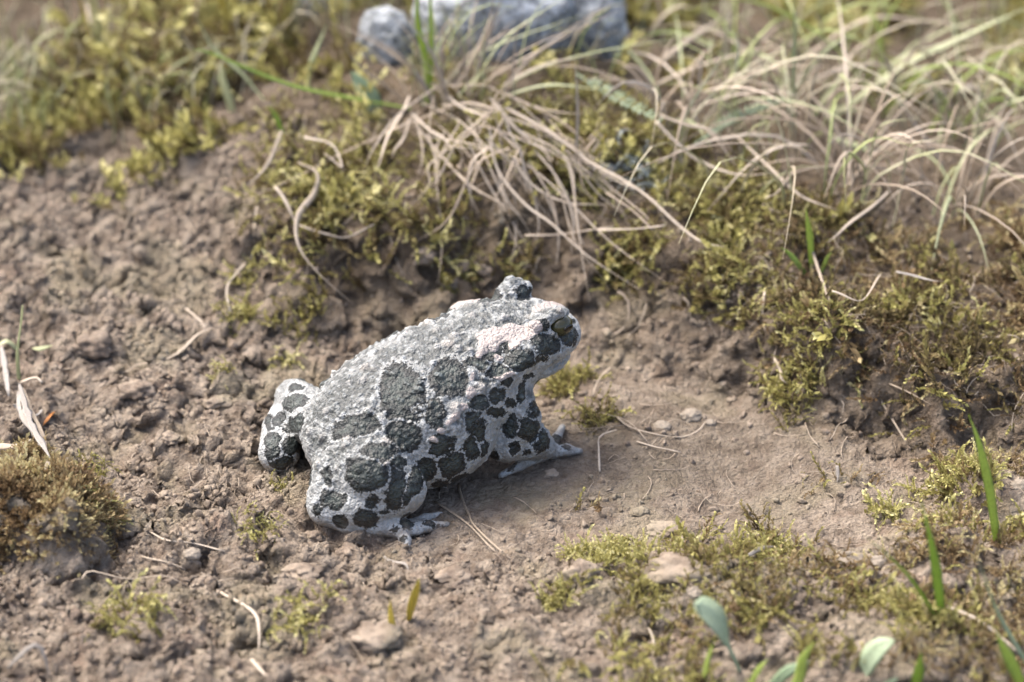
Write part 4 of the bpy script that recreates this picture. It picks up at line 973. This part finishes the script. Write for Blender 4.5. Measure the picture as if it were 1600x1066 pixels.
# --- broad leaves
def leaf(pts, w, m, lab, prof, dp=0.0, mode='up', name='leaf', **k): return blade(trace(pts, mode=mode, depth=dp, **k), w, m, lab, name, 'leaf', prof=prof, thick=.10, fold=.30)
leaf([(1158,1048),(1140,1015),(1120,980),(1085,950)], 70, M_blue, 'spoon-shaped pale green leaf in the near front', 'spoon', -.7)
leaf([(1350,1050),(1362,1030),(1380,1012),(1398,1002)], 42, M_blue, 'round green leaf right of the spoon-shaped leaf', 'leaf', -.4)
leaf([(1375,1090),(1388,1074),(1402,1062)], 40, M_blue, 'blurred pale leaf tip below the round green leaf', 'leaf', -.3)
leaf([(590,180),(575,150),(548,112)], 34, M_blue, 'broad grey-green leaf left of the dry tuft', 'leaf', .2)
leaf([(1100,455),(1130,450),(1172,470)], 16, M_grass, 'small green leaf on the edge of the bank', 'leaf', -.1)
leaf([(640,968),(648,940),(655,905)], 24, M_yellow, 'blurred yellow leaf standing in front of the toad', 'leaf', -.3)
leaf([(615,990),(613,965),(610,938)], 15, M_yellow, 'narrow yellow-green leaf beside the blurred yellow leaf', 'leaf', -.2)
leaf([(62,668),(74,655),(88,642)], 24, M_orange, 'small orange dead leaf beside the withered husk', 'leaf', 0, 'mix', l0=.1, l1=.1)

# --- withered plant at the left margin
o = march(45, 690)
hk = thing('husk', 'withered whitish husk lying on the slope at the left margin', 'husk', o)
for pts, w, m in [([(30,600),(40,640),(52,672),(78,716)], 15, M_husk), ([(28,612),(34,648),(56,680),(70,712)], 13, M_husk), ([(36,606),(48,640),(62,668),(74,700)], 9, M_drydark), ([(20,632),(34,640),(50,644)], 10, M_husk), ([(44,655),(60,648),(66,640)], 8, M_husk), ([(50,670),(64,690),(84,706)], 8, M_husk)]:
    blade(trace(pts, .4, .25), w, m, name='sheath', parent=hk, prof='lens', thick=.5, fold=.5)
blade(trace([(76,722),(50,765),(-10,822)], .25, .10), 9, M_dry, 'cream stalk running down from the withered husk', prof='stalk', thick=.8)
blade(trace([(2,540),(8,575),(14,620)], .5, .3), 12, M_husk, 'grey papery sheath beside the small yellow seedling', 'husk', 'husk', prof='lens', thick=.4)
blade(trace([(-12,702),(20,698),(48,690)], .12, .2), 16, M_dry, 'short thick tan twig pointing at the withered husk', 'twig', 'twig', prof='stalk', thick=.8)
blade(trace([(32,598),(55,590),(66,598)], .3, .25), 6, M_dry, 'tiny hooked tendril on top of the withered husk', prof='stalk', thick=.7)
o = march(30, 590)
sd_ = thing('seedling', 'small yellow-green seedling on the slope at the left margin', 'seedling', o)
for pts, w, m, pf, nm in [([(30,592),(28,550),(34,500),(36,478)], 8, M_pale, 'stalk', 'stem'), ([(32,548),(55,548),(82,540)], 10, M_pale, 'leaf', 'leaf_blade'), ([(30,545),(12,535),(-2,540)], 12, M_pale, 'leaf', 'leaf_blade'), ([(33,510),(22,520),(18,532)], 12, M_grass, 'leaf', 'leaf_blade'), ([(36,482),(50,465),(64,450)], 12, M_drydark, 'leaf', 'leaf_blade')]:
    blade(trace(pts, mode='up', depth=-.3), w, m, name=nm, parent=sd_, prof=pf)

# --- feathery (divided) leaves
def feather(pts, lab, mat, dp, n=15, size=16):
    C = spline(trace(pts, mode='mix', l0=.45, l1=.9 if dp else .5), 40); f = thing('feathery_leaf', lab, 'leaf', C[0])
    blade(C[::6], 4, mat, name='midrib', parent=f, prof='stalk')
    for i in range(n):
        k = int(8 + 30 * i / (n - 1)); p = C[k]; T = C[min(39, k + 1)] - C[k - 1]; T /= np.linalg.norm(T); L = size / KPX * 60 * (1.1 - .75 * abs(i / (n - 1) - .35))
        for s_ in (-1, 1):
            lat = np.cross(T, [0, -.5, .85]); lat /= np.linalg.norm(lat); d = T * .6 + s_ * lat + np.array([0, 0, .25]); VV = []; FF = []; off = 0
            for (q, fr) in ((0, 1), (.5, .5), (-.4, .55), (.15, .75)):
                dd = d + T * q; e_ = p + dd * L * fr * .8; V, F = blade_mesh(np.array([p + d * L * .15 * (fr < 1), (p + e_) / 2 + [0, 0, .02], e_]), .055, 'leaf', .4, .2, i, 5); VV.append(V); FF.append(F + off); off += len(V)
            mk('leaflet', np.concatenate(VV) - C[0], np.concatenate(FF), mat, f)
feather([(1085,225),(1130,195),(1180,172),(1240,148)], 'feathery pale green leaf rising on the bank top', M_blue, 1)
feather([(895,112),(940,140),(985,165),(1035,190)], 'blurred feathery leaf drooping behind the dry tuft', M_blue, 0, 13, 18)

# --- dried flower head on the bank
o = march(905, 268)
fh = thing('dried_flower_head', 'yellow-brown dried flower head leaning on the bank moss', 'flower', o)
b0 = march(903, 268, .1); tip = march(945, 205, .45)
ax = tip - b0; L = np.linalg.norm(ax); ax /= L; e1 = np.cross(ax, [0, 0, 1]); e1 /= np.linalg.norm(e1); e2 = np.cross(ax, e1)
for i in range(12):
    a = i * 2.4; rr = .05 + .012 * i; u = e1 * math.cos(a) + e2 * math.sin(a)
    P = np.array([b0, b0 + ax * L * .45 + u * (rr + .07), b0 + ax * L * (.85 + .15 * rng.random()) + u * rr * 1.1]); V, F = blade_mesh(P, .085, 'lens', .3, .3, i, 8)
    mk('bract', V - o, F, (M_yellow, M_drydark, M_dry)[i % 3], fh)

# --- pale stone behind the tuft
stm = NT('pale_stone'); sc = stm.coord()
stc = stm.mix(stm.ss(stm.noise(sc, 1.6, 5, .65), .35, .62), (.24, .26, .27), (.54, .57, .575)); stc = stm.mix(stm.ss(stm.noise(sc, 4, 5, .7), .48, .56, 0, .8), stc, (.10, .11, .115))
stm.set(Base_Color=stc, Roughness=.9, Normal=stm.bump(stm.noise(sc, 6, 5, .7), .8, .2))
def stone(px, py, r, lab, seed):
    q = march(px, py); r = np.array(r)
    v = I3 * (1 + .30 * fbm(I3 * 1.4 + seed, 4, 700 + seed, .6) + .10 * fbm(I3 * 5 + seed, 3, 720))[:, None] * r; c_ = np.array([q[0], q[1] + r[1] * .9, H([q[0]], [q[1] + r[1] * .9])[0] + r[2] * .4])
    tag(mk('stone', v + c_, IF3, stm.m, None, c_), lab, 'stone')
stone(775, 92, (1.9, 1.0, 1.5), 'pale blue-grey lumpy stone behind the dry tuft', 3)
stone(925, 88, (.8, .7, 1.5), 'upright blue-grey stone right of the lumpy stone', 5)
stone(605, 100, (.7, .6, .8), 'smaller rough grey stone left of the lumpy stone', 8)
stone(440, 40, (1.4, .9, .7), 'low pale stone blurred at the back left', 11)

# --- background grass tufts (countable, blurred) and the far sward
def grass_tuft(x, y, n, hgt, mats, lab, spread=.5, w=.14):
    o = np.array([x, y, H([x], [y])[0]]); g = thing('grass_tuft', lab, 'grass', o)
    for i in range(n):
        a = rng.uniform(0, 6.283); L = hgt * rng.uniform(.6, 1.25); ln = spread * rng.uniform(.2, 1.3); b = rng.normal(size=2) * .35
        p0 = np.array([b[0], b[1], -.2]); u = np.array([math.cos(a), math.sin(a), 0]); dr = rng.uniform(0, .6) * ln
        P = np.array([p0, p0 + u * L * ln * .3 + [0, 0, L * .5], p0 + u * L * ln * .75 + [0, 0, L * (.85 - dr * .4)], p0 + u * L * ln * 1.15 + [0, 0, L * (.95 - dr)]])
        V, F = blade_mesh(P, w * rng.uniform(.6, 1.3), 'blade', .25, .25, int(rng.integers(1e6)), 10); mk('blade', V, F, mats[int(rng.integers(len(mats)))], g)
for x, y, n, h, ms, lab, sp in [
    (-9.6, 17.5, 12, 3.2, (M_pale, M_moss and M_yellow, M_dry), 'blurred straw-coloured tuft at the upper left corner', .5),
    (-7.2, 18.5, 12, 3.0, (M_orange, M_drydark, M_yellow), 'blurred rusty tuft at the upper left', .3),
    (-5.0, 19.0, 10, 3.4, (M_orange, M_drydark, M_pale), 'blurred brown tuft left of the low pale stone', .3),
    (3.2, 17.5, 12, 2.6, (M_dry, M_pale, M_drydark), 'blurred mixed tuft right of the upright stone', .9),
    (5.2, 16.0, 14, 2.4, (M_pale, M_dry, M_grass), 'blurred pale tuft behind the feathery leaf', 1.1),
    (6.6, 14.2, 12, 1.9, (M_pale, M_dry), 'blurred low tuft beside the stout cream stalk', 1.3),
    (8.4, 15.5, 14, 2.8, (M_pale, M_grass, M_dry), 'blurred green tuft at the upper right', 1.1),
    (10.2, 14.0, 14, 2.4, (M_pale, M_dry, M_grass), 'blurred green tuft at the upper right corner', 1.2),
    (9.6, 10.0, 26, 2.3, (M_dry, M_drydark, M_pale), 'flattened dry tuft above the reddish-brown moss', 1.6),
    (7.4, 10.5, 26, 2.5, (M_dry, M_drydark), 'flattened dry tuft behind the drooping pale blade', 1.6),
    (3.6, 12.6, 26, 2.3, (M_dry, M_pale, M_drydark), 'flattened dry tuft left of the feathery leaf', 1.5)]:
    grass_tuft(x, y - 2.0, n, h, ms, lab, sp, .065 if n > 20 else .08)

def sward(n, x0, x1, y0, y1, h0, h1, f, mat, name, lab, flat=.6, seg=6):
    x, y = field(n, x0, x1, y0, y1, f); n = len(x); T = []
    for s_ in range(8):
        r = np.random.default_rng(900 + s_); b = r.uniform(.2, 1.0) * flat
        P = np.array([[0, 0, 0], [b * .15, .03, .45], [b * .55, r.uniform(-.1, .1), .8], [b * 1.1, r.uniform(-.15, .15), .95 - .25 * b]])
        V, F = blade_mesh(P, .026, 'blade', .3, .25, s_, seg); T.append((V, np.concatenate([F[:, :3], F[:, [0, 2, 3]]])))
    a = rng.uniform(0, 6.283, n); c_, s_ = np.cos(a), np.sin(a); z0 = np.zeros(n); R = np.stack([np.stack([c_, -s_, z0], 1), np.stack([s_, c_, z0], 1), np.stack([z0, z0, z0 + 1], 1)], 1)
    L = rng.uniform(h0, h1, n); V, F, t = scatter_mesh(T, np.stack([x, y, H(x, y) - .08], 1), R, np.stack([L, L, L], 1), np.clip(rng.random(n), 0, 1))
    tag(mk(name, V, F, mat, None, None, True, dict(tint=t)), lab, 'grass', None, 'stuff')
M_sward = moss_mat('sward', [(0, (.22, .18, .11)), (.35, (.44, .39, .29)), (.6, (.48, .46, .32)), (.85, (.36, .40, .17)), (1, (.42, .47, .20))])
sward(6000, -40, 45, 14.5, 70, 2.0, 4.5, lambda x, y: np.clip(.15 + .85 * sst(14.5, 19, y), 0, 1), M_sward, 'grass', 'blurred pale and green grass filling the far ground', .7)
sward(420, 2.5, 15, 7.0, 17, 1.0, 3.0, lambda x, y: sst(0, 2.5, x - 2.5) * sst(-.5, .4, vn(np.stack([x, y], 1) * .5, 570)), M_sward, 'grass', 'blurred tangled dry grass on the right bank top', 1.8, 11)
sward(1500, -14, 2.5, 11, 17, .8, 2.2, lambda x, y: sst(-.2, .5, vn(np.stack([x, y], 1) * .6, 571)), M_sward, 'grass', 'thin blurred grass on the upper left ground', .8)
# loose dry fibres and rootlets on bank face and soil
def fibres(n, f, x0, x1, y0, y1, L0, L1, mat, lab, lift=.03):
    x, y = field(n * 3, x0, x1, y0, y1, f); x, y = x[:n], y[:n]; VV = []; FF = []; off = 0
    for i in range(len(x)):
        a = rng.uniform(0, 6.28); L = rng.uniform(L0, L1); cur = rng.uniform(-1.6, 1.6); t = np.linspace(-.5, .5, 7); an = a + cur * t; px = x[i] + np.cumsum(np.cos(an)) * L / 7; py = y[i] + np.cumsum(np.sin(an)) * L / 7
        C = np.stack([px, py, H(px, py) + lift + .05 * rng.random() * np.cos(t * 3)], 1); w = rng.uniform(.012, .03)
        V, F = blade_mesh(C, w, 'stalk', .9, .1, i, 7); VV.append(V); FF.append(F + off); off += len(V)
    tag(mk('plant_litter', np.concatenate(VV), np.concatenate(FF), mat), lab, 'litter', None, 'stuff')
fibres(330, lambda x, y: .5 + 0 * x, -12, 12, -8, 6, .3, 1.1, M_drydark, 'fine dark root fibres strewn over the soil')
fibres(300, lambda x, y: bank(x, y) * .8 + .3 * sst(.8, .0, np.abs(y - edge_y(x))), -6, 13, 1, 12, .4, 1.5, M_dry, 'fine dry fibres tangled in the bank moss', .16)
